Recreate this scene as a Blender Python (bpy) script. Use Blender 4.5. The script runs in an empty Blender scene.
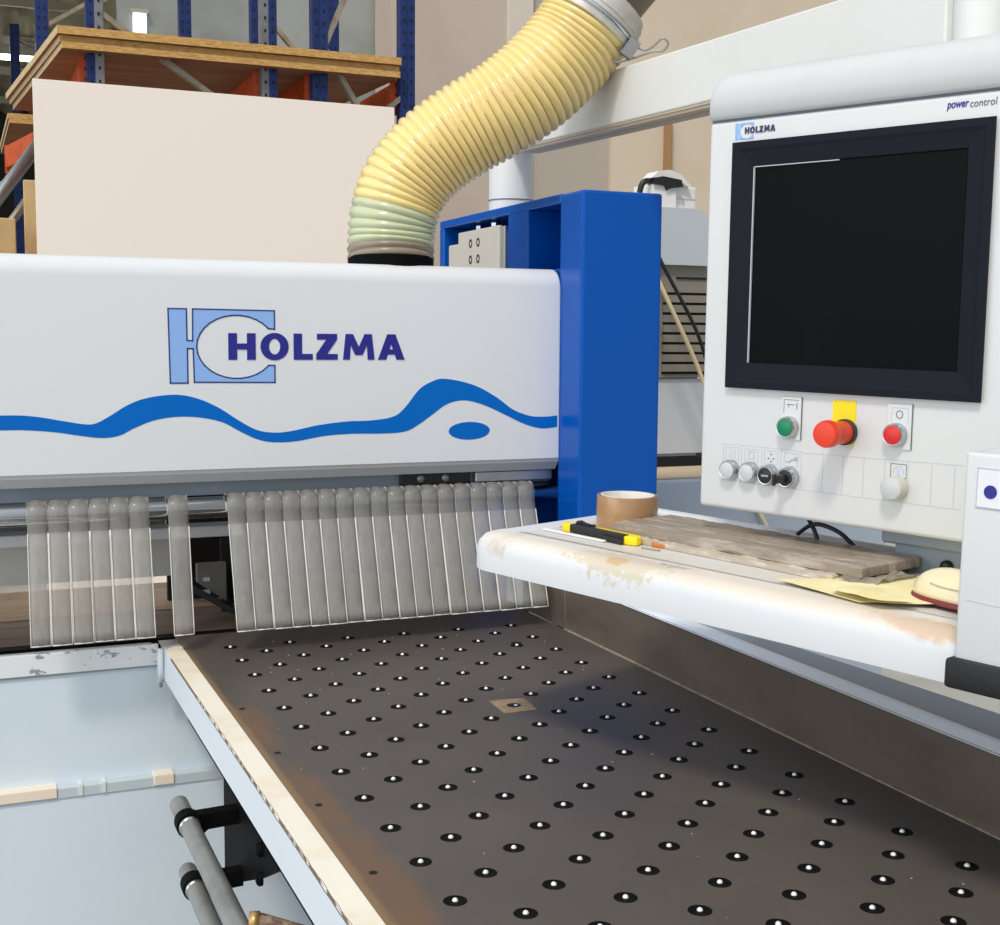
import bpy, bmesh, math, random
from mathutils import Vector, Matrix
random.seed(7)
C = bpy.context.scene.collection
PI = math.pi

# ------------------------------------------------------------------ materials
def lin(c):
    return tuple((v/255/12.92 if v/255 <= .04045 else ((v/255+.055)/1.055)**2.4) for v in c) + (1,)

class M:
    """small wrapper to build a node material"""
    def __init__(s, name, rgb, rough=.5, metal=0, spec=.5):
        s.m = bpy.data.materials.new(name); s.m.use_nodes = True
        s.nt = s.m.node_tree; s.b = s.nt.nodes['Principled BSDF']
        s.b.inputs['Base Color'].default_value = lin(rgb)
        s.b.inputs['Roughness'].default_value = rough
        s.b.inputs['Metallic'].default_value = metal
        s.b.inputs['Specular IOR Level'].default_value = spec
        s.rgb = rgb; s.cur = None; s.tc = None
    def n(s, t, **k):
        nd = s.nt.nodes.new(t)
        for a, v in k.items(): setattr(nd, a, v)
        return nd
    def link(s, a, b): s.nt.links.new(a, b)
    def coord(s):
        if not s.tc: s.tc = s.n('ShaderNodeTexCoord')
        return s.tc.outputs['Object']
    def color(s):
        if s.cur is None:
            r = s.n('ShaderNodeRGB'); r.outputs[0].default_value = lin(s.rgb); s.cur = r.outputs[0]
        return s.cur
    def put(s, sock):
        s.cur = sock; s.link(sock, s.b.inputs['Base Color'])
    def noise(s, scale, detail=4, stretch=None, rough=.6):
        nz = s.n('ShaderNodeTexNoise'); nz.inputs['Scale'].default_value = scale
        nz.inputs['Detail'].default_value = detail; nz.inputs['Roughness'].default_value = rough
        if stretch:
            mp = s.n('ShaderNodeMapping'); mp.inputs['Scale'].default_value = stretch
            s.link(s.coord(), mp.inputs[0]); s.link(mp.outputs[0], nz.inputs['Vector'])
        else: s.link(s.coord(), nz.inputs['Vector'])
        return nz.outputs['Fac']
    def ramp(s, fac, a, b):
        r = s.n('ShaderNodeMapRange'); r.clamp = True
        r.inputs['From Min'].default_value = a; r.inputs['From Max'].default_value = b
        s.link(fac, r.inputs['Value']); return r.outputs['Result']
    def mixc(s, fac, rgb):
        mx = s.n('ShaderNodeMix', data_type='RGBA')
        s.link(s.color(), mx.inputs['A']); mx.inputs['B'].default_value = lin(rgb)
        s.link(fac, mx.inputs['Factor']); s.put(mx.outputs['Result']); return s
    def mul(s, a, b):
        m_ = s.n('ShaderNodeMath', operation='MULTIPLY'); s.link(a, m_.inputs[0])
        if isinstance(b, (int, float)): m_.inputs[1].default_value = b
        else: s.link(b, m_.inputs[1])
        return m_.outputs[0]
    def mottle(s, rgb, scale, lo=.45, hi=.7, amount=1, stretch=None, detail=4):
        return s.mixc(s.mul(s.ramp(s.noise(scale, detail, stretch), lo, hi), amount), rgb)
    def patch(s, centre, radii, rgb, scale=60, ragged=.8, soft=.15, amount=1):
        """an irregular worn patch of its own shape around a local point"""
        mp = s.n('ShaderNodeMapping'); mp.vector_type = 'TEXTURE'
        mp.inputs['Location'].default_value = centre; mp.inputs['Scale'].default_value = radii
        s.link(s.coord(), mp.inputs[0])
        ln = s.n('ShaderNodeVectorMath', operation='LENGTH'); s.link(mp.outputs[0], ln.inputs[0])
        nz = s.noise(scale, 5); nm = s.n('ShaderNodeMath', operation='MULTIPLY_ADD')
        s.link(nz, nm.inputs[0]); nm.inputs[1].default_value = ragged*2
        ad = s.n('ShaderNodeMath', operation='SUBTRACT'); s.link(ln.outputs['Value'], ad.inputs[0])
        ad.inputs[1].default_value = ragged; s.link(ad.outputs[0], nm.inputs[2])
        return s.mixc(s.mul(s.ramp(nm.outputs[0], 1+soft, 1-soft), amount), rgb)
    def bump(s, scale, strength=.2, dist=.002, stretch=None):
        bp = s.n('ShaderNodeBump'); bp.inputs['Strength'].default_value = strength
        bp.inputs['Distance'].default_value = dist
        s.link(s.noise(scale, 5, stretch), bp.inputs['Height']); s.link(bp.outputs[0], s.b.inputs['Normal']); return s
    def coat(s, v, r=.1):
        s.b.inputs['Coat Weight'].default_value = v; s.b.inputs['Coat Roughness'].default_value = r; return s

white = M('white_paint', (226, 230, 235), .38).bump(900, .05, .0004).m
white_plain = M('white_panel_paint', (228, 232, 236), .42).m
boomwhite = M('boom_white_paint', (230, 231, 228), .45).mottle((220, 221, 218), 6, amount=.5).m
grey_lip = M('grey_lip', (196, 199, 202), .45).m
greyblue = M('grey_blue_sheet', (150, 162, 172), .5).m
blue = M('blue_paint', (0, 86, 182), .25, 0, .3).bump(350, .05, .0006).m
wave_blue = M('wave_blue', (0, 106, 200), .5, 0, .15).m
logo_light = M('logo_light_blue', (146, 186, 244), .5, 0, .2).m
logo_navy = M('logo_navy', (34, 34, 140), .4).m
logo_edge = M('logo_outline_navy', (44, 56, 128), .4).m
alu = M('aluminium', (190, 194, 198), .38, .85).mottle((165, 168, 172), 14, stretch=(1, 6, 1), amount=.6).m
chrome = M('polished_steel', (205, 208, 212), .16, 1).m
steel = M('steel', (150, 152, 150), .35, .35).mottle((116, 116, 112), 12, amount=.7).m
galv = M('galvanised', (170, 166, 156), .42, .75).mottle((135, 130, 120), 18, amount=.7).m
pipe_m = M('ageing_steel_pipe', (140, 128, 112), .32, .9).mottle((88, 74, 60), 5, amount=.8).m
black = M('black_metal', (12, 12, 13), .6, 0, .05).mottle((22, 22, 22), 8).m
rubber = M('black_rubber', (30, 30, 32), .55).m
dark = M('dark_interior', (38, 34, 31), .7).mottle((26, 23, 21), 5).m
fence_m = M('dark_fence_plate', (106, 97, 88), .34, .0, .5).mottle((90, 80, 71), 5, .4, .7, .8, stretch=(1, 1, 3)).mottle((140, 128, 116), 40, .66, .8, .5).m
gap_m = M('seam_dust', (158, 148, 132), .8).mottle((105, 96, 84), 60, amount=.8).m

tm = M('phenolic_table_board', (86, 79, 74), .46)
tm.mottle((72, 67, 64), 4, .35, .7, .8).mottle((106, 97, 88), 160, .55, .8, .5)
tm.mottle((98, 87, 77), 1.6, .5, .75, .5)
for (px, py, rx, ry) in ((.40, 1.93, .035, .12), (.41, 1.60, .03, .12), (.415, 1.33, .035, .18), (.40, 1.1, .04, .12)):
    tm.patch((px, py, .95), (rx, ry, .2), (112, 84, 58), 22, .7, .35, .7)
tm.patch((.392, 1.5, .95), (.008, 1.2, .2), (134, 108, 76), 18, .5, .4, .8)
tm.mottle((150, 138, 124), 90, .76, .8, .8)
table_m = tm.bump(300, .06, .0005).m
edge_m = M('cream_worn_frame_top', (242, 236, 222), .5).mottle((234, 220, 196), 9, .5, .7).m
frame_white = M('frame_white', (222, 229, 238), .42).m
body_m = M('pale_blue_white_sheet', (218, 231, 242), .36).mottle((208, 223, 236), 3, amount=.6).m
strip_m = M('chipped_white_strip', (232, 237, 241), .42).mottle((150, 158, 166), 26, .60, .64, 1, stretch=(1, 1, 2)).m
tape_beige = M('beige_masking_tape', (240, 226, 206), .6).m

def clear_mat(name, rgb, mixfac, rough, noise_rgb):
    w = M(name, rgb, rough); w.mottle(noise_rgb, 30, .4, .7, .8, stretch=(1, 1, .25))
    w.mottle((228, 224, 216), 120, .68, .8, .5, stretch=(1, 1, .3))
    t = w.n('ShaderNodeBsdfTransparent'); t.inputs[0].default_value = lin((225, 224, 220))
    mx = w.n('ShaderNodeMixShader'); mx.inputs[0].default_value = mixfac
    out = w.nt.nodes['Material Output']
    w.link(w.b.outputs[0], mx.inputs[1]); w.link(t.outputs[0], mx.inputs[2]); w.link(mx.outputs[0], out.inputs[0])
    return w.m
strip_clear = clear_mat('clear_pvc', (212, 210, 206), .52, .2, (176, 172, 166))
strip_loop = clear_mat('clear_pvc_loop', (206, 205, 202), .62, .15, (170, 168, 164))
strip_edge = clear_mat('clear_pvc_edge', (240, 238, 232), .1, .3, (230, 226, 220))
film_m = clear_mat('clear_film', (176, 164, 148), .55, .15, (205, 198, 186))

def hose_mat(name, rgb, tr, rough=.22):
    w = M(name, rgb, rough); w.mottle(tuple(int(v*.93) for v in rgb), 9, .4, .7, .8)
    w.b.inputs['Subsurface Weight'].default_value = .25
    w.b.inputs['Subsurface Radius'].default_value = (.03, .022, .01)
    w.b.inputs['Coat Weight'].default_value = .5; w.b.inputs['Coat Roughness'].default_value = .12
    if tr:
        t = w.n('ShaderNodeBsdfTransparent'); t.inputs[0].default_value = lin(rgb)
        mx = w.n('ShaderNodeMixShader'); mx.inputs[0].default_value = tr
        w.link(w.b.outputs[0], mx.inputs[1]); w.link(t.outputs[0], mx.inputs[2])
        w.link(mx.outputs[0], w.nt.nodes['Material Output'].inputs[0])
    return w.m
hose_y = hose_mat('yellowed_hose_film', (255, 228, 152), .05)
hose_g = hose_mat('green_tinted_hose_film', (214, 220, 182), .12)
hose_c = hose_mat('clear_hose_film', (184, 170, 150), .35)
hose_w = M('hose_wire_shade', (196, 148, 78), .4).m

wood_edge = M('chipboard_edge', (214, 172, 104), .7).mottle((176, 128, 66), 24, .4, .65, stretch=(1, 1, 8)).m
wood_pale = M('plywood_edge', (218, 196, 154), .7).mottle((190, 162, 116), 20, .4, .65, stretch=(1, 1, 10)).m
wood_under = M('board_underside', (150, 96, 52), .65).mottle((122, 74, 38), 3, .4, .7, stretch=(.4, 3, 1)).m
deck_m = M('worn_brown_deck', (186, 154, 122), .6).mottle((150, 120, 94), 6, stretch=(1, 4, 1)).m
board_white = M('cream_laminate', (246, 234, 223), .55).m
rack_blue = M('rack_blue', (30, 52, 108), .5, 0, .3).mottle((22, 36, 76), 14, .45, .7, .8).m
rack_grey = M('rack_grey', (132, 134, 138), .45, .4).mottle((100, 100, 102), 12, .45, .7, .8).m
brace_m = M('galvanised_brace', (160, 150, 132), .5, .4).mottle((128, 118, 100), 8).m
orange = M('rack_orange', (214, 92, 40), .5).mottle((178, 66, 26), 8).m
carton_m = M('carton', (206, 178, 132), .8).mottle((188, 158, 112), 6).m
hole_m = M('hole_black', (14, 14, 16), .8).m

wall_m = M('warm_plaster', (196, 182, 168), .85).mottle((186, 171, 158), 1.2, amount=.7).m
wall_tan = M('tan_precast', (214, 198, 176), .85).mottle((206, 189, 166), 1.4, amount=.6).m
wall_light = M('pale_concrete', (214, 203, 190), .85).m
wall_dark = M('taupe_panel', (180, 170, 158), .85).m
gable_m = M('grey_gable_sheet', (158, 162, 158), .7).mottle((134, 138, 136), .7, .4, .6).m
roof_m = M('olive_grey_roof_sheet', (178, 170, 140), .7).mottle((140, 134, 108), .8, stretch=(3, .4, 1)).m
purlin_m = M('purlin_grey', (170, 166, 150), .6).m
floor_m = M('concrete_floor', (168, 168, 162), .7).mottle((152, 151, 146), 3).m
cab_m = M('cabinet_grey', (196, 203, 210), .45).m
cab_tan = M('cabinet_beige_grey', (138, 132, 120), .55).m
cab_blue = M('base_blue_grey', (176, 188, 202), .5).m
kraft = M('sandy_top', (206, 186, 158), .7).m

term_white = M('terminal_white', (218, 220, 222), .4).bump(1200, .04, .0003).m
cap_m = M('terminal_cap_white', (206, 207, 210), .45).mottle((196, 198, 202), 9, .56, .75, .5).m
bezel_m = M('bezel_black', (22, 24, 34), .5, 0, .14).mottle((30, 32, 43), 14, .6, .75, .5).m
screen_m = M('dark_screen', (9, 12, 14), .3, 0, .05).mottle((24, 27, 34), 7, .6, .85, .5).m
line_m = M('fine_grey_line', (190, 198, 204), .6).m
ink = M('dark_ink', (104, 112, 122), .6).m
green_m = M('green_button', (0, 128, 84), .35).m
red_m = M('red_button', (214, 40, 34), .35).m
estop_m = M('emergency_red', (228, 62, 34), .38).m
yellow_m = M('signal_yellow', (250, 222, 0), .45).m
lens_m = M('grey_lens', (196, 200, 204), .3).m
ring_m = M('satin_ring', (190, 192, 195), .22, .9).m
knob_m = M('beige_grey_knob', (196, 194, 180), .4).m
blk_plastic = M('black_plastic', (28, 28, 30), .4).m

sh = M('worn_white_tray', (218, 221, 225), .45)
sh.patch((.45, -.012, .002), (.75, .03, .014), (232, 222, 206), 9, .4, .5, .85)
sh.patch((.03, .012, -.018), (.035, .05, .016), (196, 180, 152), 60, .6, .25, .9)
sh.patch((.255, -.012, -.004), (.085, .03, .03), (206, 196, 176), 90, 1.0, .12, .95)
sh.patch((.25, -.016, 0), (.018, .012, .02), (196, 160, 92), 60, .6, .15)
sh.patch((.33, .008, -.008), (.035, .012, .012), (160, 150, 134), 90, .9, .15, .9)
sh.patch((.70, -.014, -.004), (.065, .020, .014), (208, 178, 150), 40, .9, .25, .85)
sh.patch((.42, -.1, 0), (.3, .12, .01), (224, 212, 196), 12, .6, .5, .7)
sh.mottle((120, 108, 96), 55, .74, .77, .7)
tray_m = sh.bump(120, .08, .0008).m
tray_top = M('tray_recess_grey', (214, 212, 208), .5).mottle((212, 200, 184), 7, .4, .65, .9).m
tape_m = M('brown_tape', (168, 130, 92), .28).mottle((182, 146, 108), 30, .5, .7).coat(.4, .15).m
core_m = M('tape_core', (238, 234, 228), .7).m
papery = M('yellow_paper', (240, 230, 182), .75).mottle((226, 212, 150), 14).m
mouse_m = M('cream_plastic', (238, 224, 186), .28).coat(.4).m
mouse_red = M('dark_red_plastic', (128, 34, 28), .28).coat(.4).m
wrap_m = M('brown_wrapped_board', (150, 138, 126), .3).mottle((192, 182, 168), 40, .48, .68, .9, stretch=(.25, 2, 1)).mottle((118, 104, 92), 60, .52, .68, .8, stretch=(.25, 2, 1)).bump(60, .6, .002, stretch=(.3, 2, 1)).m
amber = M('amber_plastic', (206, 120, 50), .3).m
lumber = M('wood_post', (168, 128, 88), .7).m
cable_cream = M('cream_cable', (222, 204, 160), .5).m
label_white = M('label_white', (232, 235, 240), .5).m

# ------------------------------------------------------------------ geometry helpers
class MB:
    def __init__(s): s.bm = bmesh.new(); s.mats = []
    def mi(s, m):
        if m not in s.mats: s.mats.append(m)
        return s.mats.index(m)
    def merge(s, b, mat, smooth=False, mx=None):
        if mx is not None: bmesh.ops.transform(b, matrix=mx, verts=b.verts)
        i = s.mi(mat)
        for f in b.faces: f.material_index = i; f.smooth = smooth
        me = bpy.data.meshes.new('t'); b.to_mesh(me); b.free(); s.bm.from_mesh(me); bpy.data.meshes.remove(me)
        return s
    def box(s, lo, hi, mat, bev=0, seg=2, mx=None):
        b = bmesh.new(); bmesh.ops.create_cube(b, size=1)
        for v in b.verts: v.co = Vector([lo[i]+(v.co[i]+.5)*(hi[i]-lo[i]) for i in range(3)])
        if bev: bmesh.ops.bevel(b, geom=list(b.edges), offset=bev, segments=seg, affect='EDGES', profile=.5)
        return s.merge(b, mat, False, mx)
    def prism(s, pts, axis, a0, a1, mat, bev=0, seg=3, smooth=False, mx=None):
        """pts are 2D; axis 0: (y,z) 1: (x,z) 2: (x,y); extruded from a0 to a1"""
        b = bmesh.new()
        def P(p, a): return {0: (a, p[0], p[1]), 1: (p[0], a, p[1]), 2: (p[0], p[1], a), 3: (p[0], a, p[1])}[axis]
        A = [b.verts.new(P(p, a0)) for p in pts]; B = [b.verts.new(P(p, a1)) for p in pts]
        b.faces.new(A); b.faces.new(B)
        n = len(pts)
        for i in range(n): b.faces.new((A[i], A[(i+1) % n], B[(i+1) % n], B[i]))
        bmesh.ops.recalc_face_normals(b, faces=b.faces)
        if bev: bmesh.ops.bevel(b, geom=list(b.edges), offset=bev, segments=seg, affect='EDGES', profile=.5)
        return s.merge(b, mat, smooth, mx)
    def lathe(s, prof, mat, mx=None, n=32, smooth=True):
        """prof: (r, h) pairs around local z"""
        b = bmesh.new(); rings = []
        for r, h in prof:
            if r < 1e-6: rings.append([b.verts.new((0, 0, h))])
            else: rings.append([b.verts.new((r*math.cos(2*PI*k/n), r*math.sin(2*PI*k/n), h)) for k in range(n)])
        for A, B in zip(rings, rings[1:]):
            for k in range(n):
                k2 = (k+1) % n
                if len(A) == 1 and len(B) == 1: continue
                if len(A) == 1: b.faces.new((A[0], B[k], B[k2]))
                elif len(B) == 1: b.faces.new((A[k], A[k2], B[0]))
                else: b.faces.new((A[k], A[k2], B[k2], B[k]))
        bmesh.ops.recalc_face_normals(b, faces=b.faces)
        return s.merge(b, mat, smooth, mx)
    def tube(s, pts, r, mat, n=12, caps=True):
        b = bmesh.new(); pts = [Vector(p) for p in pts]; rings = []
        up = None
        for i, p in enumerate(pts):
            t = (pts[min(i+1, len(pts)-1)]-pts[max(i-1, 0)]).normalized()
            if up is None:
                up = Vector((0, 0, 1)) if abs(t.z) < .9 else Vector((1, 0, 0))
            sx = t.cross(up).normalized(); up = sx.cross(t).normalized()
            rr = r[i] if isinstance(r, (list, tuple)) else r
            rings.append([b.verts.new(p+(sx*math.cos(2*PI*k/n)+up*math.sin(2*PI*k/n))*rr) for k in range(n)])
        for A, B in zip(rings, rings[1:]):
            for k in range(n): b.faces.new((A[k], A[(k+1) % n], B[(k+1) % n], B[k]))
        if caps: b.faces.new(rings[0]); b.faces.new(rings[-1])
        bmesh.ops.recalc_face_normals(b, faces=b.faces)
        return s.merge(b, mat, True)
    def bar(s, a, b_, w, h, mat, up=(0, 0, 1)):
        """rectangular bar from a to b"""
        a = Vector(a); b_ = Vector(b_); t = (b_-a); L = t.length; t.normalize()
        sx = t.cross(Vector(up)).normalized(); u = sx.cross(t).normalized()
        mx = Matrix((sx, t, u)).transposed().to_4x4(); mx.translation = a
        return s.box((-w/2, 0, -h/2), (w/2, L, h/2), mat, 0, 2, mx)
    def build(s, name, parent=None, smooth_angle=None, loc=None):
        me = bpy.data.meshes.new(name); s.bm.to_mesh(me); s.bm.free()
        for m in s.mats: me.materials.append(m)
        o = bpy.data.objects.new(name, me); C.objects.link(o)
        if parent: o.parent = parent
        if smooth_angle is not None:
            for p in me.polygons: p.use_smooth = True
            try: me.set_sharp_from_angle(angle=math.radians(smooth_angle))
            except Exception: pass
        if loc: o.location = loc
        return o

def rx(a): return Matrix.Rotation(a, 4, 'X')
def ry(a): return Matrix.Rotation(a, 4, 'Y')
def rz(a): return Matrix.Rotation(a, 4, 'Z')
def T(x, y, z): return Matrix.Translation((x, y, z))
FRONT = rx(PI/2)                # lathe axis z -> -y (sticks out of a front panel)

def spline(pts, n=8):
    pts = [Vector(p) for p in pts]; out = []
    for i in range(len(pts)-1):
        p0 = pts[max(i-1, 0)]; p1 = pts[i]; p2 = pts[i+1]; p3 = pts[min(i+2, len(pts)-1)]
        for k in range(n):
            t = k/n
            out.append(.5*((2*p1)+(p2-p0)*t+(2*p0-5*p1+4*p2-p3)*t*t+(3*p1-p0-3*p2+p3)*t**3))
    return out+[pts[-1]]

def tag(o, label, cat, group=None):
    o['label'] = label; o['category'] = cat
    if group: o['group'] = group
    return o
def thing(name, label, cat, loc=(0, 0, 0), group=None, mx=None):
    o = bpy.data.objects.new(name, None); C.objects.link(o); o.empty_display_size = .05
    if mx is not None: o.matrix_world = mx
    else: o.location = loc
    return tag(o, label, cat, group)
def struct(o): o['kind'] = 'structure'; return o
def lab(o, l): o['label'] = l; return o

def text_mesh(txt, size, mat, bold=0, extrude=.0004):
    """lettering standing in local x-z, facing -y, origin at its lower left; returns bmesh and width"""
    cu = bpy.data.curves.new('txt', 'FONT'); cu.body = txt; cu.size = size; cu.offset = bold; cu.extrude = extrude
    ob = bpy.data.objects.new('txt', cu); C.objects.link(ob)
    dg = bpy.context.evaluated_depsgraph_get(); dg.update()
    me = bpy.data.meshes.new_from_object(ob.evaluated_get(dg))
    bpy.data.objects.remove(ob); bpy.data.curves.remove(cu)
    b = bmesh.new(); b.from_mesh(me); bpy.data.meshes.remove(me)
    xs = [v.co.x for v in b.verts]; ys = [v.co.y for v in b.verts]
    x0, x1, y0, y1 = min(xs), max(xs), min(ys), max(ys)
    return b, x0, x1, y0, y1
def lettering(mb, txt, x0, z0, x1, z1, y, mat, bold=0, shear=0):
    b, a0, a1, b0, b1 = text_mesh(txt, 1, mat, bold, .0)
    for v in b.verts:
        u = (v.co.x-a0)/(a1-a0); w = (v.co.y-b0)/(b1-b0)
        v.co = Vector((x0+u*(x1-x0)+shear*w, y, z0+w*(z1-z0)))
    # give the letters real thickness
    r = bmesh.ops.extrude_face_region(b, geom=list(b.faces))
    for g in r['geom']:
        if isinstance(g, bmesh.types.BMVert): g.co.y += .0006
    bmesh.ops.recalc_face_normals(b, faces=b.faces)
    mb.merge(b, mat)
BOLD = {'H': (0, [[(0, 0), (31, 0), (31, 98), (0, 98)], [(66, 0), (97, 0), (97, 98), (66, 98)], [(30, 38), (67, 38), (67, 60), (30, 60)]]),
        'O': (115, 'ring'), 'L': (234, [[(0, 0), (31, 0), (31, 98), (0, 98)], [(30, 0), (70, 0), (70, 22), (30, 22)]]),
        'Z': (317, [[(3, 76), (78, 76), (78, 98), (3, 98)], [(0, 0), (80, 0), (80, 22), (0, 22)], [(0, 21), (40, 21), (78, 77), (38, 77)]]),
        'M': (417, [[(0, 0), (26, 0), (32, 98), (10, 98)], [(94, 0), (120, 0), (110, 98), (88, 98)], [(46, 18), (74, 18), (110, 98), (82, 98)], [(46, 18), (74, 18), (38, 98), (10, 98)]]),
        'A': (550, [[(0, 0), (32, 0), (64, 98), (36, 98)], [(72, 0), (104, 0), (68, 98), (38, 98)], [(24, 20), (80, 20), (74, 40), (30, 40)]])}
def bold_word(mb, x0, z0, x1, z1, y, mat):
    kx = (x1-x0)/652; kz = (z1-z0)/98
    for ch, (ox, polys) in BOLD.items():
        if polys == 'ring':
            for k in range(40):
                a, c = 2*PI*k/40, 2*PI*(k+1)/40
                q = [(ox+50+51*math.cos(a), 49+51*math.sin(a)), (ox+50+51*math.cos(c), 49+51*math.sin(c)), (ox+50+20*math.cos(c), 49+29*math.sin(c)), (ox+50+20*math.cos(a), 49+29*math.sin(a))]
                mb.prism([(x0+p[0]*kx, z0+p[1]*kz) for p in q], 1, y, y+.0006, mat)
        else:
            for qi, q in enumerate(polys): mb.prism([(x0+(ox+p[0])*kx, z0+p[1]*kz) for p in q], 1, y-.00008*qi, y+.0006, mat)
def stroke(mb, pts, w, y, mat, closed=False, th=.0005):
    n = len(pts)
    for i in range(n if closed else n-1):
        a = Vector((pts[i][0], 0, pts[i][1])); c = Vector((pts[(i+1) % n][0], 0, pts[(i+1) % n][1]))
        if (c-a).length < 1e-6: continue
        t = (c-a).normalized(); nn = Vector((-t.z, 0, t.x))*w/2
        q = [a-nn-t*w/2, c-nn+t*w/2, c+nn+t*w/2, a+nn-t*w/2]
        mb.prism([(p.x, p.z) for p in q], 1, y, y+th, mat)

def logo_polygon(x0, z0, x1, z1):
    """the H-shaped emblem: a bar, a crossbar and a block with an oval bite; unit box mapped to the rectangle"""
    P = [(0, 1), (.168, 1), (.17, .572), (.222, .572), (.226, 1), (1, .99), (1, .735)]
    cx, cz, rx_, rz_ = .636, .49, .377, .433
    a0 = math.acos(min(1, (1-cx)/rx_)) if (1-cx) < rx_ else .3
    a0 = math.radians(36)
    for k in range(25):
        a = a0+(2*PI-2*a0)*k/24
        P.append((min(1, cx+rx_*math.cos(a)*1.19 if False else cx+rx_*math.cos(a)), cz+rz_*math.sin(a)))
    P += [(1, .235), (1, .0), (.232, .01), (.226, .465), (.172, .465), (.172, .0), (.01, 0)]
    return [(x0+p[0]*(x1-x0), z0+p[1]*(z1-z0)) for p in P]

# ------------------------------------------------------------------ the hall
mb = MB(); mb.box((-14, -8, -.1), (14, 26, 0), floor_m); struct(mb.build('floor'))
mb = MB()
mb.box((1.50, 12.6, 0), (4.95, 12.8, 7), gable_m)
struct(mb.build('wall_back'))
mb = MB(); mb.box((3.95, 12.03, 0), (5.15, 12.55, 7), wall_m); struct(mb.build('wall_plaster'))
mb = MB(); mb.box((5.15, 12.0, 0), (5.43, 12.6, 7), wall_light, .01); struct(mb.build('trim_1'))
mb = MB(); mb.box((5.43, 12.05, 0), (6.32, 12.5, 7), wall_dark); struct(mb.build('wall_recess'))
mb = MB(); mb.box((6.32, 12.0, 0), (13, 12.3, 7), wall_tan); struct(mb.build('wall_right'))
mb = MB(); mb.box((-10, 24, 0), (2, 24.2, 6), dark); struct(mb.build('wall_far'))
# corrugated roof over the far bay with its purlins
mb = MB(); b = bmesh.new(); prev = None
N = 240
for i in range(N+1):
    x = -9+i*(13.2/N); z = 5.35+.06*math.sin(i*PI/4)
    cur = (b.verts.new((x, 12.9, z)), b.verts.new((x, 24, z)))
    if prev: b.faces.new((prev[0], cur[0], cur[1], prev[1]))
    prev = cur
mb.merge(b, roof_m, True); struct(mb.build('ceiling'))
for i, (y, z, w, h) in enumerate(((14.2, 5.2, .05, .1), (15.6, 5.22, .04, .08), (17.6, 5.22, .05, .1), (19.6, 5.22, .05, .1), (22, 5.22, .06, .1))):
    mb = MB(); mb.box((-9, y-w, z-h/2), (1.5, y+w, z+h/2), purlin_m); struct(mb.build('trim_%d' % (i+2)))
# a small bright pane in the gable
mb = MB()
w = M('bright_window_pane', (235, 245, 250), .3); w.b.inputs['Emission Color'].default_value = (.85, .95, 1, 1); w.b.inputs['Emission Strength'].default_value = 1.0
mb.box((1.62, 12.56, 4.33), (1.74, 12.6, 4.53), w.m); mb.box((1.60, 12.54, 4.53), (1.76, 12.6, 4.56), purlin_m); mb.box((1.60, 12.54, 4.30), (1.76, 12.6, 4.33), purlin_m)
struct(mb.build('window_1'))
# fluorescent tube in the far bay
t = thing('ceiling_light', 'long bright tube lamp under the corrugated roof at far left', 'lamp', (-.4, 16.4, 4.78))
mb = MB(); mb.tube([(-3, 0, 0), (1.6, 0, 0)], .03, (lambda w: (w.b.inputs['Emission Color'].__setattr__('default_value', (1, 1, 1, 1)), w.b.inputs['Emission Strength'].__setattr__('default_value', 14), w.m)[-1])(M('lit_tube', (240, 240, 240), .4))); mb.build('tube', t)
mb = MB(); mb.box((-3.05, -.04, .03), (1.65, .04, .12), purlin_m); mb.box((-2, -.01, .12), (-1.96, .01, .55), purlin_m); mb.box((1, -.01, .12), (1.04, .01, .55), purlin_m); mb.build('housing', t)
# wooden post on the wall
mb = MB(); mb.box((6.935, 11.91, 0), (6.985, 11.995, 3.86), lumber); mb.box((6.986, 11.95, 0), (7.01, 11.995, 3.86), hole_m)
tag(mb.build('wooden_post'), 'slim brown wooden post upright against the tan wall', 'post')

# ------------------------------------------------------------------ racking
def upright(par, x, h, mat_l, mat_r, w=.095, d=.08, name='post'):
    p = MB(); p.box((x-w/2, 0, 0), (x-w*.02, .02, h), mat_l); p.box((x-w*.02, -.006, 0), (x+w/2, .02, h), mat_r)
    p.box((x-w/2, .02, 0), (x-w/2+.012, d, h), mat_l); p.box((x+w/2-.012, .02, 0), (x+w/2, d, h), mat_l)
    k = 0
    z = 2.7
    while z < h-.03:
        p.box((x-w*.30, -.004, z), (x-w*.18, .001, z+.018), hole_m); p.box((x+w*.17, -.010, z), (x+w*.29, -.005, z+.018), hole_m); z += .076
    return p.build(name, par)
def frame(y, x0, x1, h, label, braces, m=(rack_blue, rack_blue, rack_blue, rack_blue)):
    t = thing('rack_frame', label, 'rack frame', (0, y, 0), 'rack frames')
    upright(t, x0, h, m[0], m[1]); upright(t, x1, h, m[2], m[3])
    for (a, bz, c, dz) in braces:
        q = MB(); q.bar((a, .03, bz), (c, .03, dz), .03, .055, brace_m, (0, 1, 0)) ; q.build('brace', t)
    for zz in (.1, 1.2):
        q = MB(); q.bar((x0, .03, zz), (x1, .03, zz), .03, .05, brace_m, (0, 1, 0)); q.build('brace', t)
    return t
frame(7.9, .803, 1.815, 4.6, 'nearest left rack frame, blue and grey perforated posts with a long diagonal brace', [(.83, 3.41, 1.79, 2.78), (.83, 3.46, 1.79, 4.2)], (rack_blue, rack_grey, rack_grey, rack_blue))
frame(7.9, 2.132, 2.70, 4.6, 'nearest right rack frame, blue posts with crossing braces beside the plaster wall', [(2.15, 3.35, 2.46, 2.86), (2.16, 3.33, 2.5, 4.1), (2.46, 2.9, 2.68, 3.08)])
frame(10.8, .705, 1.80, 4.95, 'blue rack frame behind the left one, its brace meeting the post high up', [(.74, 3.95, 1.75, 4.6), (.74, 3.86, 1.75, 3.70)])
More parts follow.
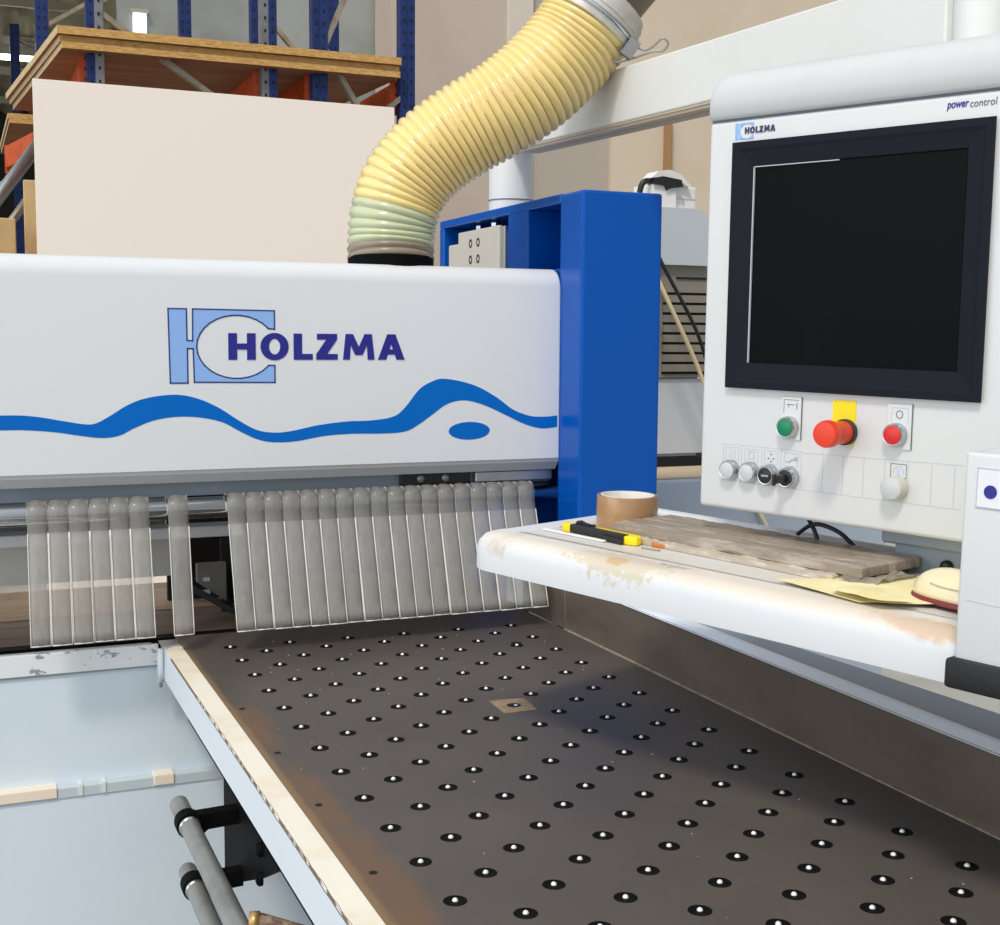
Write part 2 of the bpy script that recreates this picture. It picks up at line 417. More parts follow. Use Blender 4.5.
frame(10.2, 2.25, 2.86, 4.8, 'blue rack frame behind the right one, seen between its posts', [(2.28, 4.1, 2.84, 3.5)])
frame(13.0, 1.53, 2.30, 4.5, 'short blue rack frame far back against the gable wall', [(1.55, 4.3, 2.28, 3.9)])
frame(15.0, .70, 1.6, 4.86, 'farthest blue rack frame under the corrugated roof at far left', [(.74, 4.72, 1.56, 4.62), (.74, 4.7, 1.56, 4.4)])
def beam(x, y0, y1, z, label, h=.14):
    q = MB(); q.prism([(y0, z), (y1, z), (y1, z-h), (y0, z-h)], 0, x-.025, x+.025, orange); q.prism([(y0-.02, z+.02), (y0+.0, z+.02), (y0+.0, z-h-.06), (y0-.02, z-h-.06)], 0, x-.04, x+.04, orange)
    for k in range(3): q.box((x-.01, y0-.024, z-.02-.06*k), (x+.01, y0-.019, z-.004-.06*k), hole_m)
    return tag(q.build('rack_beam'), label, 'rack beam', 'orange rack beams')
ZS = 3.17
beam(.76, 8.02, 10.78, ZS, 'orange rack beam running back from the perforated post at left')
beam(1.78, 8.02, 10.78, ZS, 'orange rack beam running back from the middle grey post')
beam(2.10, 8.02, 10.18, ZS, 'orange rack beam running back from the third blue post')
beam(2.66, 8.02, 10.18, ZS, 'orange rack beam by the post next to the plaster wall')
q = MB(); q.bar((.66, 10.0, 2.965), (.45, 11.15, 2.965), .05, .165, orange); q.bar((.455, 11.16, 2.84), (.455, 11.16, 3.06), .07, .02, orange, (0, 1, 0))
for k in range(3): q.box((.435+.012*k, 11.13, 2.80+.08*k), (.447+.012*k, 11.15, 2.82+.08*k), hole_m)
tag(q.build('rack_beam'), 'big orange rack beam low at far left below the small board stack', 'rack beam', 'orange rack beams')
def sheet(x0, y0, z0, x1, y1, z1, label, group, sag=0, skew=0):
    q = MB(); n = 10
    for i in range(n):
        ya = y0+(y1-y0)*i/n; yb = y0+(y1-y0)*(i+1)/n
        f = lambda y: -sag*((y-y0)/(y1-y0))**2
        b = bmesh.new()
        V = [b.verts.new(p) for p in ((x0-skew*i/n, ya, z0+f(ya)), (x1-skew*i/n, ya, z0+f(ya)), (x1-skew*(i+1)/n, yb, z0+f(yb)), (x0-skew*(i+1)/n, yb, z0+f(yb)), (x0-skew*i/n, ya, z1+f(ya)), (x1-skew*i/n, ya, z1+f(ya)), (x1-skew*(i+1)/n, yb, z1+f(yb)), (x0-skew*(i+1)/n, yb, z1+f(yb)))]
        im = {'e': q.mi(wood_edge), 'p': q.mi(wood_pale), 'u': q.mi(wood_under)}
        def F(ix, k):
            f_ = b.faces.new([V[j] for j in ix]); f_.material_index = im[k]
        F((3, 2, 1, 0), 'u'); F((4, 5, 6, 7), 'e'); F((0, 4, 7, 3), 'p'); F((1, 2, 6, 5), 'p')
        if i == 0: F((0, 1, 5, 4), 'e')
        if i == n-1: F((3, 7, 6, 2), 'e')
        me = bpy.data.meshes.new('t'); b.to_mesh(me); b.free(); q.bm.from_mesh(me); bpy.data.meshes.remove(me)
    return tag(q.build('chipboard_sheet'), label, 'board', group)
g = 'chipboard sheets stored on the upper rack'
sheet(.615, 7.82, ZS, 2.625, 10.1, ZS+.036, 'lowest chipboard sheet of the upper stack, its brown underside showing', g, 0, .17)
sheet(.605, 7.84, ZS+.037, 2.625, 10.1, ZS+.073, 'middle chipboard sheet of the upper stack on the rack', g, 0, .18)
sheet(.590, 7.80, ZS+.074, 2.625, 10.12, ZS+.118, 'topmost chipboard sheet of the upper stack on the rack', g, 0, .19)
g2 = 'chipboard sheets on the far rack bay'
sheet(.455, 11.0, 3.215, 1.9, 12.9, 3.25, 'lower sheet of the small board stack at far left', g2)
sheet(.445, 11.0, 3.251, 1.9, 12.9, 3.29, 'upper sheet of the small board stack at far left', g2)
# the big cream board standing on its end in front of the racking
mb = MB(); mb.box((0, 0, 0), (1.985, .019, 2.885), board_white, .001, 1)
o = mb.build('laminated_board'); o.location = (.42, 7.2, 0); o.rotation_euler = (math.radians(-1.2), 0, math.radians(.35))
tag(o, 'large cream laminated board standing upright in front of the racking', 'board')
# things low at the far left, beside the board
mb = MB(); mb.box((0, 0, 0), (.42, .5, .55), carton_m, .006, 1); mb.box((.19, -.003, .0), (.23, .5, .553), kraft)
o = mb.build('carton'); o.location = (.425, 8.6, 1.961); o.rotation_euler.z = -.12
tag(o, 'larger tan carton beside the left edge of the cream board', 'carton', 'cartons by the board')
mb = MB(); mb.box((0, 0, 0), (.26, .4, .28), carton_m, .006, 1); mb.box((.11, -.003, .0), (.14, .4, .283), kraft)
o = mb.build('carton'); o.location = (.105, 8.2, 1.961); o.rotation_euler.z = .15
tag(o, 'smaller tan carton at the left edge, lower than the other', 'carton', 'cartons by the board')
t = thing('pallet_table', 'wooden platform carrying the two tan cartons at far left', 'platform', (0, 8.0, 0))
mb = MB(); mb.box((-.5, 0, 1.92), (.95, 1.4, 1.96), wood_edge); mb.build('platform_top', t)
for x in (-.45, .88):
    for y in (.05, 1.3):
        mb = MB(); mb.box((x-.04, y-.04, 0), (x+.04, y+.04, 1.92), wood_pale); mb.build('leg', t)
mb = MB(); mb.tube([(-.25, 9.4, 1.7), (.60, 9.7, 2.9)], .045, alu, 14)
tag(mb.build('metal_pipe'), 'silver pipe slanting up behind the cartons at far left', 'pipe', 'slanting pipes')
mb = MB(); mb.tube([(-.12, 9.4, 1.6), (.72, 9.7, 2.8)], .030, galv, 14)
tag(mb.build('metal_pipe'), 'thinner dull pipe slanting just below the silver one', 'pipe', 'slanting pipes')

# ------------------------------------------------------------------ beam hood of the saw
YH = 2.478
t = thing('beam_hood', 'long white machine hood with blue wave stripe and navy lettering', 'machine hood', (0, 0, 1.27))
R_ = .038; prof = [(YH, .026)]
for k in range(9):
    a = PI-PI/2*k/8
    prof.append((YH+R_+R_*math.cos(a), .428-R_+R_*math.sin(a)))
prof += [(2.85, .428), (2.85, .026)]
mb = MB(); b = bmesh.new()
xs = [-1.3]+[1.19-.0]; rows = []
# body with a rounded right end
xr = [-1.3, 1.165]
def ringat(x, inset):
    out = []
    for (y, z) in prof:
        cy, cz = 2.72, .2
        out.append((x, y+(inset*.25 if y < cy else -inset), z-inset if z > .38 else z))
    return out
stations = [(-1.3, 0), (1.1835, 0)] + [(1.1835+.006*math.sin(a*PI/2/5), .006*(1-math.cos(a*PI/2/5))) for a in range(1, 6)]
for x, ins in stations: rows.append([b.verts.new(p) for p in ringat(x, ins)])
for A, B in zip(rows, rows[1:]):
    for k in range(len(A)-1): b.faces.new((A[k], B[k], B[k+1], A[k+1]))
b.faces.new(rows[0]); b.faces.new(rows[-1])
bmesh.ops.recalc_face_normals(b, faces=b.faces)
mb.merge(b, white, True); mb.build('hood_shell', t, 40)
mb = MB(); mb.prism([(YH+.001, .026), (2.84, .026), (2.84, .0), (YH+.02, .0), (YH+.004, .018)], 0, -1.29, 1.1895, grey_lip); mb.build('lower_lip', t)
UP = [(0.072,1.406),(0.13,1.403),(0.179,1.394),(0.219,1.387),(0.239,1.389),(0.265,1.403),(0.296,1.422),(0.333,1.435),(0.386,1.44),(0.428,1.431),(0.466,1.413),(0.504,1.388),(0.537,1.37),(0.57,1.364),(0.604,1.366),(0.662,1.377),(0.72,1.383),(0.768,1.384),(0.816,1.391),(0.841,1.409),(0.871,1.445),(0.896,1.46),(0.927,1.467),(0.99,1.454),(1.042,1.428),(1.081,1.401),(1.121,1.387),(1.154,1.385),(1.186,1.387)]
LO = [(0.072,1.379),(0.12,1.378),(0.169,1.373),(0.209,1.366),(0.249,1.361),(0.28,1.365),(0.306,1.378),(0.343,1.392),(0.385,1.398),(0.428,1.396),(0.471,1.386),(0.504,1.368),(0.537,1.352),(0.57,1.345),(0.616,1.346),(0.673,1.355),(0.732,1.358),(0.792,1.357),(0.841,1.36),(0.871,1.374),(0.902,1.395),(0.933,1.415),(0.971,1.422),(1.016,1.411),(1.068,1.388),(1.108,1.37),(1.148,1.36),(1.186,1.363)]
UP = [(-1.3, 1.44), (-1.0, 1.43), (-.7, 1.395), (-.4, 1.375), (-.15, 1.405)]+UP
LO = [(-1.3, 1.40), (-1.0, 1.39), (-.7, 1.37), (-.4, 1.35), (-.15, 1.378)]+LO
u2 = spline([(x, 0, z) for x, z in UP], 5); l2 = spline([(x, 0, z) for x, z in LO], 5)
def zat(sp, x):
    for a, c in zip(sp, sp[1:]):
        if a.x <= x <= c.x and c.x > a.x: return a.z+(c.z-a.z)*(x-a.x)/(c.x-a.x)
    return sp[-1].z if x > sp[-1].x else sp[0].z
mb = MB(); b = bmesh.new(); prev = None
nst = 420
for i in range(nst+1):
    x = -1.3+(1.184+1.3)*i/nst
    zu, zl = zat(u2, x)-1.27, zat(l2, x)-1.27
    c = [b.verts.new(p) for p in ((x, YH-.0006, zu), (x, YH-.0006, zl), (x, YH+.0006, zl), (x, YH+.0006, zu))]
    if prev:
        for k in range(4): b.faces.new((prev[k], c[k], c[(k+1) % 4], prev[(k+1) % 4]))
    else: b.faces.new(c)
    prev = c
b.faces.new(prev); bmesh.ops.recalc_face_normals(b, faces=b.faces); mb.merge(b, wave_blue); mb.build('wave_stripe', t)
mb = MB(); mb.prism([(.982+.046*math.cos(a*PI/20), .0885+.0185*math.sin(a*PI/20)) for a in range(40)], 1, YH-.0006, YH+.0006, wave_blue); lab(mb.build('oval_spot', t), 'blue oval below the wave crest')
def stadium(mbx, y): pass
LP = logo_polygon(.372, .192, .574, .332)
mb = MB(); mb.prism(LP, 1, YH-.0005, YH+.0005, logo_light)
stroke(mb, LP, .0026, YH-.0009, logo_edge, True, .0004); mb.build('emblem', t)
mb = MB(); bold_word(mb, .484, .236, .839, .287, YH-.0012, logo_navy); mb.build('lettering', t)

# ------------------------------------------------------------------ blue C-frame
t = thing('machine_column', 'blue steel machine column with open side pockets right of the white hood', 'machine column', (0, 0, 0))
X0, X1 = 1.19, 1.378
mb = MB(); mb.box((X0, 2.381, 0), (X1, 2.488, 1.8545), blue, .006, 2); mb.build('front_post', t)
mb = MB(); mb.box((X0, 2.486, 1.836), (X1, 3.22, 1.8555), blue, .002, 1); mb.build('top_flange', t)
mb = MB(); mb.box((X0, 2.651, 1.0), (X1, 2.765, 1.836), blue, .002, 1); mb.build('middle_post', t)
mb = MB(); mb.box((X0, 3.19, 0), (X1, 3.22, 1.836), blue, .002, 1); mb.build('rear_post', t)
mb = MB(); mb.box((1.325, 2.47, 1.0), (1.375, 3.2, 1.838), blue); mb.build('back_plate', t)
mb = MB(); mb.box((X0+.01, 2.486, 1.66), (1.33, 2.653, 1.70), blue); mb.box((X0+.01, 2.763, 1.66), (1.33, 3.192, 1.70), blue); mb.build('ledge', t)
# valve block in the rear pocket
t = thing('valve_block', 'pale metal valve block with four port holes inside the blue column', 'valve block', (1.2, 2.81, 1.70))
mb = MB(); mb.box((0, 0, 0), (.1, .29, .115), alu, .003, 2); mb.build('block_body', t)
vm = M('matt_cast_alu', (214, 208, 196), .5, .2).m
mb = MB(); mb.box((-.006, .02, 0), (.005, .285, .117), vm, .002, 1); mb.box((-.004, .28, 0), (.09, .36, .09), vm, .003, 1); mb.build('side_plate', t)
for yy in (.15, .20):
    for zz in (.045, .085):
        mb = MB(); mb.lathe([(.011, 0), (.011, .002), (.006, .002), (.006, -.004), (0, -.004)], hole_m, T(-.0045, yy, zz) @ ry(-PI/2), 20); mb.build('port', t)
for yy in (.12, .22):
    mb = MB(); mb.lathe([(.011, 0), (.013, .008), (.013, .016), (.009, .02), (0, .02)], chrome, T(.03, yy, .115), 6, False); mb.build('bolt', t)
mb = MB(); mb.lathe([(.003, 0), (.003, .001), (0, .001)], hole_m, T(.05, 0, .05) @ rx(PI/2), 12); mb.build('pin_hole', t)

# ------------------------------------------------------------------ boom post and boom
t = thing('boom_post', 'pale grey round post standing on top of the blue column', 'post', (1.314, 3.035, 1.8555))
mb = MB(); mb.lathe([(0, 0), (.058, 0), (.058, .008), (.056, .01), (.056, .04), (.057, .041), (.057, .043), (.056, .044), (.056, .26), (0, .26)], boomwhite, None, 40); mb.build('tube', t, 40)
mb = MB(); mb.lathe([(.0565, .041), (.0578, .041), (.0578, .0435), (.0565, .0435)], ink, None, 40); mb.build('joint_ring', t)
t = thing('overhead_boom', 'white overhead boom running from the column towards the operator terminal', 'boom', (0, 0, 0))
def zl(y): return 1.961+.0355*(y-1.383)
def zu(y): return 2.079+.0414*(y-1.696)
ya, yb = 1.45, 3.10
mb = MB(); mb.prism([(ya, zl(ya)), (yb, zl(yb)), (yb, zu(yb)), (ya, zu(ya))], 0, 1.285, 1.355, boomwhite, .003, 2); mb.build('boom_tube', t)
mb = MB()
rail_m = M('brownish_rail', (204, 188, 166), .5, .1).m
mb.prism([(ya, zl(ya)-.004), (yb-.16, zl(yb-.16)-.004), (yb-.16, zl(yb-.16)), (ya, zl(ya))], 0, 1.287, 1.353, rail_m)
mb.prism([(ya, zl(ya)-.010), (yb-.16, zl(yb-.16)-.010), (yb-.16, zl(yb-.16)-.003), (ya, zl(ya)-.003)], 0, 1.291, 1.315, rail_m)
mb.prism([(ya, zl(ya)-.010), (yb-.16, zl(yb-.16)-.010), (yb-.16, zl(yb-.16)-.003), (ya, zl(ya)-.003)], 0, 1.321, 1.349, rail_m)
mb.build('slotted_rail', t)
mb = MB(); mb.lathe([(0, -.122), (.041, -.122), (.041, .165), (0, .165)], boomwhite, T(1.32, 1.413, 1.968), 40); lab(mb.build('pivot_tube', t, 40), 'grey round pivot tube at the boom end')

# ------------------------------------------------------------------ dust hose
HP = [(0.8488, 2.5921, 1.69), (0.8488, 2.5921, 1.7078), (0.8509, 2.5965, 1.7541), (0.8563, 2.5939, 1.806), (0.8775, 2.5862, 1.8683), (0.9264, 2.5658, 1.9296), (0.9927, 2.5375, 1.9816), (1.067, 2.5045, 2.0285), (1.1347, 2.481, 2.083), (1.2007, 2.4666, 2.1536), (1.2381, 2.453, 2.2122)]
t = thing('dust_hose', 'yellowed ribbed extraction hose curving up from the white hood', 'hose', (0, 0, 0))
sp = spline(HP[1:], 24)
# resample by length
L = [0]
for a, c in zip(sp, sp[1:]): L.append(L[-1]+(c-a).length)
def at_len(s):
    for i in range(len(L)-1):
        if L[i] <= s <= L[i+1]: return sp[i].lerp(sp[i+1], (s-L[i])/max(1e-9, L[i+1]-L[i]))
    return sp[-1]
RIBS = 43; SUB = 8; b = bmesh.new(); mbh = MB()
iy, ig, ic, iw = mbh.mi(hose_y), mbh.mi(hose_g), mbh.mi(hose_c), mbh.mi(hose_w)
up = Vector((0, -1, 0)); rings = []; NS = 56
tot = L[-1]
for i in range(RIBS*SUB+1):
    s_ = tot*i/(RIBS*SUB); p = at_len(s_); q = at_len(min(tot, s_+.004)); r0 = at_len(max(0, s_-.004))
    tg = (q-r0).normalized(); sx = tg.cross(up).normalized(); up = sx.cross(tg).normalized()
    ph = (i % SUB)/SUB
    rr = (.0880+.0125*s_/tot)*(1+.037*(abs(math.sin(ph*PI))**.6*2-1))
    rings.append([b.verts.new(p+(sx*math.cos(2*PI*k/NS)+up*math.sin(2*PI*k/NS))*rr) for k in range(NS)])
for i, (A, B) in enumerate(zip(rings, rings[1:])):
    rib = i//SUB; ph = i % SUB
    for k in range(NS):
        f = b.faces.new((A[k], A[(k+1) % NS], B[(k+1) % NS], B[k])); f.smooth = True
        if rib < 2: f.material_index = ic
        elif rib < 7:
            f.material_index = ig
        else:
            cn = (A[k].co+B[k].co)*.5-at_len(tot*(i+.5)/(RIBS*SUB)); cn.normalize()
            f.material_index = iw if ph == SUB-1 and rib > 9 and cn.dot(Vector((.62, -.25, -.74))) > -.12+.25*math.sin(rib*1.7) else iy  # wire lines only on the lower right half: shading put into the colour
bmesh.ops.recalc_face_normals(b, faces=b.faces)
me = bpy.data.meshes.new('t'); b.to_mesh(me); b.free(); mbh.bm.from_mesh(me)
mbh.build('ribbed_tube', t)
mb = MB(); mb.lathe([(.084, -.03), (.090, -.03), (.090, .012), (.086, .014), (.082, .014)], black, T(0.8488, 2.5921, 1.707), 48); lab(mb.build('base_collar', t, 40), 'dark brown black collar on the hood')
mb = MB(); mb.lathe([(.0, -.05), (.078, -.05), (.078, .05), (0, .05)], M('inner_sleeve', (170, 150, 128), .6).m, T(0.8488, 2.5921, 1.707), 40); mb.build('inner_sleeve', t)
# end cuff, clamp ring and wire clip
ed = (Vector(HP[-1])-Vector(HP[-2])).normalized(); pe = Vector(HP[-1])
q = ed.to_track_quat('Z', 'Y').to_matrix().to_4x4()
mx = T(*pe) @ q
mb = MB(); mb.lathe([(.102, -.02), (.1075, -.018), (.1085, .0), (.1075, .012), (.1095, .014), (.1095, .018), (.1065, .020), (.1055, .034), (.101, .038), (.101, .046), (.094, .050), (.075, .050)], M('bright_aluminium_cuff', (222, 218, 208), .35, .5).mottle((200, 194, 182), 14).m, mx, 56); mb.build('end_cuff', t, 40)
mb = MB(); mb.lathe([(.1065, -.006), (.112, -.005), (.112, .003), (.1065, .004)], chrome, mx, 56); cr = mb.build('clamp_ring', t)
# clip on the right-hand side of the ring
camdir = Vector((0, 0, 1.55))-pe
side = (ed.cross(camdir)).normalized(); 
base = pe+ed*-.001+side*.101+camdir.normalized()*.045+camdir.normalized()*.02
mb = MB(); mb.bar(base-ed*.018, base+ed*.020, .015, .026, steel, side); mb.build('toggle', cr)
fl = (ed*.66+side*.62+camdir.normalized()*.25).normalized(); f2 = (side*.6-ed*.8)
W = [base+ed*.01, base+fl*.02+side*.01, base+fl*.045+f2*.005, base+fl*.066+f2*-.008, base+fl*.078+f2*.003, base+fl*.068+f2*.016, base+fl*.045+f2*.014, base+side*.015-ed*.012, base-ed*.03, base-ed*.04-side*.012, base-ed*.034-side*.02]
mb = MB(); mb.tube(spline(W, 5), .0022, steel, 8); mb.build('wire_clip', cr)
# rigid pipe continuing up
t = thing('extraction_pipe', 'brownish steel extraction pipe rising from the hose cuff', 'pipe', (0, 0, 0))
p1 = pe+ed*.022; pd = (ed+Vector((.12, -.05, .0))).normalized()
mb = MB(); mb.tube([p1+ed*.004, p1+ed*.03, p1+ed*.03+pd*.05, p1+ed*.03+pd*1.2], [.084, .084, .084, .084], pipe_m, 40); mb.build('pipe_wall', t, 50)

# ------------------------------------------------------------------ machine interior below the hood
t = thing('panel_saw', 'white front body of the panel saw below the strip curtain', 'machine body', (0, 0, 0))
mb = MB(); mb.box((-1.4, 2.552, .685), (1.16, 2.575, .908), body_m); mb.build('upper_front_panel', t)
mb = MB(); mb.box((-1.4, 2.53, 0), (1.16, 2.57, .664), body_m); mb.build('lower_front_panel', t)
mb = MB(); mb.box((-1.4, 2.527, .664), (1.16, 2.575, .686), M('grey_ledge', (196, 208, 214), .5).m, .002, 1); ld = mb.build('panel_ledge', t)
for (a, c) in ((-.2, .155), (.336, .375)):
    mb = MB(); mb.box((a, 2.524, .668), (c, 2.556, .6885), tape_beige, .001, 1); lab(mb.build('tape_piece', ld), 'beige tape on the ledge')
for a in (.195, .238):
    mb = MB(); mb.box((a, 2.525, .667), (a+.007, 2.554, .688), M('clear_tape_bit', (222, 226, 222), .5).m); mb.build('tape_piece', ld)
mb = MB(); mb.box((-1.4, 2.545, .905), (.352, 2.556, .946), strip_m, .001, 1); mb.build('top_strip', t)
mb = MB(); mb.box((-1.4, 2.549, .901), (.352, 2.60, .9055), greyblue); mb.box((-1.4, 2.556, .905), (.34, 2.562, .9475), greyblue); mb.build('strip_edge', t)
mb = MB(); mb.box((-1.4, 2.575, 0), (1.16, 3.20, .90), body_m); mb.build('rear_housing', t)
mb = MB(); mb.box((-1.4, 2.60, .90), (1.17, 2.875, .943), M('dark_front_deck', (136, 112, 94), .6).mottle((100, 82, 70), 8, stretch=(1, 4, 1)).m); mb.box((-1.4, 2.878, .90), (1.17, 3.20, .945), deck_m); mb.build('saw_deck', t)
mb = MB(); mb.box((-1.4, 2.5625, .90), (.352, 2.585, .944), black); mb.box((-1.4, 2.585, .90), (1.17, 2.62, .9485), black); lab(mb.build('slot_plate', t), 'black plate along the saw slot')
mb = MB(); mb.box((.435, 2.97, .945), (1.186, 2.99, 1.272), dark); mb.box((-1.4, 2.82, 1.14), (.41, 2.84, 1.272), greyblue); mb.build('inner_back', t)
mb = MB(); mb.box((-1.4, 2.685, 1.056), (.402, 2.71, 1.1385), M('pale_inner_panel', (206, 204, 196), .5).m); mb.build('pressure_plate', t)
mb = MB(); mb.box((-1.4, 2.64, 1.139), (.54, 2.70, 1.162), label_white, .002, 1); lab(mb.build('pressure_bar', t), 'white bar behind the curtain')
mb = MB(); mb.box((-1.4, 2.53, 1.240), (1.1895, 2.55, 1.271), greyblue); mb.build('mounting_plate', t)
mb = MB(); mb.box((.845, 2.515, 1.244), (1.0, 2.53, 1.270), blk_plastic, .002, 1); mp = mb.build('stop_block', t)
for x in (.887, .942):
    mb = MB(); mb.lathe([(.008, 0), (.008, .005), (0, .007)], steel, T(x, 2.515, 1.258) @ FRONT, 16); mb.build('bolt', mp)
mb = MB(); mb.box((1.01, 2.51, 1.246), (1.189, 2.53, 1.268), alu, .002, 1); mb.build('slide_rail', t)
# saw carriage seen in the gap
t = thing('saw_carriage', 'grey clamp carriage seen in the dark gap between curtain strips', 'saw carriage', (.468, 2.72, .946))
mb = MB(); mb.prism([(.0, .115), (.062, .115), (.062, .03), (.0, .075)], 1, .05, .07, M('dull_plate', (142, 140, 134), .5).m); mb.build('guide_plate', t)
mb = MB(); mb.box((.07, .02, .03), (.10, .08, .09), black, .003, 1); cb = mb.build('clamp_block', t)
for x in (.077, .092):
    mb = MB(); mb.lathe([(.005, 0), (.005, .003), (0, .004)], label_white, T(x, .02, .038) @ FRONT, 14); mb.build('screw', cb)
mb = MB(); mb.bar((-.02, .03, .07), (.09, .0, .004), .012, .012, blk_plastic); mb.build('slanted_rail', t)
mb = MB(); mb.box((.06, .09, .0), (.085, .11, .16), blk_plastic); mb.build('rear_post', t)
for z in (.05, .078):
    mb = MB(); mb.box((.012, .043, z), (.026, .051, z+.008), label_white); mb.build('screw', t)

# guide rod + strips
mb = MB(); mb.tube([(-1.4, 2.50, 1.2195), (1.1898, 2.50, 1.2195)], .0210, chrome, 28)
tag(mb.build('guide_rod'), 'polished steel rod under the hood carrying the curtain strips', 'rod')
def strip_obj(lean, twist, wd, label, drop=.2285, name='curtain_strip'):
    """clear PVC strip looped over the rod, hanging down; origin on the rod axis"""
    path = []
    for k in range(9):
        a = math.radians(40+20*k)       # over the rod, from the back to the front
        path.append((.0240*math.cos(a), .0240*math.sin(a)))
    y0 = path[-1][0]; zz = path[-1][1]
    nz = 12
    for k in range(1, nz+1):
        f = k/nz
        path.append((y0-lean*f, zz-.004+(zz-.004+drop)*-f))
    q = MB(); b = bmesh.new(); th = .0022
    for side in (0, 1):
        pass
    rows = []
    for i, (y, z) in enumerate(path):
        a = path[max(0, i-1)]; c = path[min(len(path)-1, i+1)]
        ty, tz = c[0]-a[0], c[1]-a[1]; l = math.hypot(ty, tz); ny, nz_ = tz/l, -ty/l
        f = max(0, (i-9)/12)
        sh = twist*f
        bulge = [0.0, .0016, .0022, .0016, 0.0]
        row = []
        rad = [0, .0028, .0040, .0028, 0] if i < 9 else [0]*5
        for j in range(5):
            x = (-.5+j/4)*wd+sh
            ox_y, ox_z = (y/.024*rad[j], z/.024*rad[j])
            row.append((b.verts.new((x, y+ox_y-bulge[j]*(1 if i > 8 else 0), z+ox_z)), b.verts.new((x, y+th+ox_y-bulge[j]*(1 if i > 8 else 0), z+ox_z+(th if i < 6 else 0)))))
        rows.append(row)
    im, ie, il = q.mi(strip_clear), q.mi(strip_edge), q.mi(strip_loop)
    for ri, (A, B) in enumerate(zip(rows, rows[1:])):
        for j in range(4):
            b.faces.new((A[j][0], A[j+1][0], B[j+1][0], B[j][0])).material_index = il if ri < 9 else im
        for j in (0, 4):
            b.faces.new((A[j][0], A[j][1], B[j][1], B[j][0])).material_index = ie
    last = rows[-1]
    for j in range(4): b.faces.new((last[j][0], last[j+1][0], last[j+1][1], last[j][1])).material_index = ie
    # bright cut edge beads along both long edges and the foot
    bmesh.ops.recalc_face_normals(b, faces=b.faces)
    for f in b.faces: f.smooth = True
    me = bpy.data.meshes.new('t'); b.to_mesh(me); b.free(); q.bm.from_mesh(me); bpy.data.meshes.remove(me)
    pe_ = [(-.5*wd+twist*max(0, (i-9)/12), p[0]-.001, p[1]) for i, p in enumerate(path)]
    q.tube(pe_[9:], .0011, strip_edge, 6); q.tube([(x+wd, y, z) for x, y, z in pe_[9:]], .0011, strip_edge, 6)
    q.tube([pe_[-1], (pe_[-1][0]+wd, pe_[-1][1], pe_[-1][2])], .0013, strip_edge, 6)
    o = q.build(name); return tag(o, label, 'curtain strip', 'clear curtain strips')
ords = ['first', 'second', 'third', 'fourth', 'fifth', 'sixth', 'seventh', 'eighth', 'ninth', 'tenth', 'eleventh', 'twelfth', 'thirteenth', 'fourteenth', 'fifteenth', 'sixteenth', 'seventeenth', 'eighteenth']
for i in range(6):
    o = strip_obj(.028+random.uniform(-.003, .003), random.uniform(-.001, .001)+.001*i, .0352, 'clear curtain strip, %s from the left in the narrow left bank of six' % ords[i], .2365)
    o.location = (.1305+.0365*i, 2.50, 1.2195)
o = strip_obj(.028, .003, .0370, 'clear curtain strip hanging alone between the two banks of strips', .2365); o.location = (.385, 2.50, 1.2195)
for i in range(18):
    o = strip_obj(.074+random.uniform(-.003, .003), random.uniform(-.0008, .0008), .0356, 'clear curtain strip, %s from the left in the wide right bank' % ords[i], .2285)
    o.location = (.4970+.0363*i, 2.50, 1.2195)

# ------------------------------------------------------------------ air table
t = thing('air_table', 'dark brown ball table with white steel frame in front of the saw', 'machine table', (0, 0, 0))
mb = MB(); mb.box((.390, .55, .925), (1.1498, 2.583, .950), table_m, .0015, 1); mb.build('table_board', t)
mb = MB(); mb.box((.356, .55, .885), (.3895, 2.53, .9485), frame_white, .0015, 1); fr = mb.build('frame_rail', t)
mb = MB(); mb.box((.3565, .55, .9485), (.3895, 2.525, .9498), edge_m); lab(mb.build('rail_top', fr), 'worn cream top of the rail')
mb = MB(); b = bmesh.new(); prv = None; random.seed(11)
for k in range(150):
    y = .55+k*.0125; w_ = random.uniform(.0003, .0019) if y < 2.15 else .0002
    c = [b.verts.new(p) for p in ((.3560, y, .9450-w_*.6), (.3560+w_, y, .9501))]
    if prv: b.faces.new((prv[0], c[0], c[1], prv[1]))
    prv = c
r_ = bmesh.ops.extrude_face_region(b, geom=list(b.faces))
for g1 in r_['geom']:
    if isinstance(g1, bmesh.types.BMVert): g1.co.x -= .0004
mb.merge(b, M('peeled_paint_line', (120, 102, 82), .8).m); lab(mb.build('peeled_edge', fr), 'brown line of peeled paint')
mb = MB(); mb.box((.352, 2.50, .9495), (.388, 2.548, .953), alu, .001, 1); bk = mb.build('corner_bracket', t)
mb = MB(); mb.tube([(.349, 2.50, .948), (.349, 2.50, .882)], .006, frame_white, 12); mb.tube([(.349, 2.50, .882), (.349, 2.50, .872)], .003, steel, 10); mb.build('hinge_pin', bk)
mb = MB(); mb.box((.40, .6, .80), (1.10, 2.50, .925), black); mb.build('air_plenum', t)
mb = MB(); mb.box((.60, .9, 0), (1.0, 2.3, .80), black); mb.build('pedestal', t)
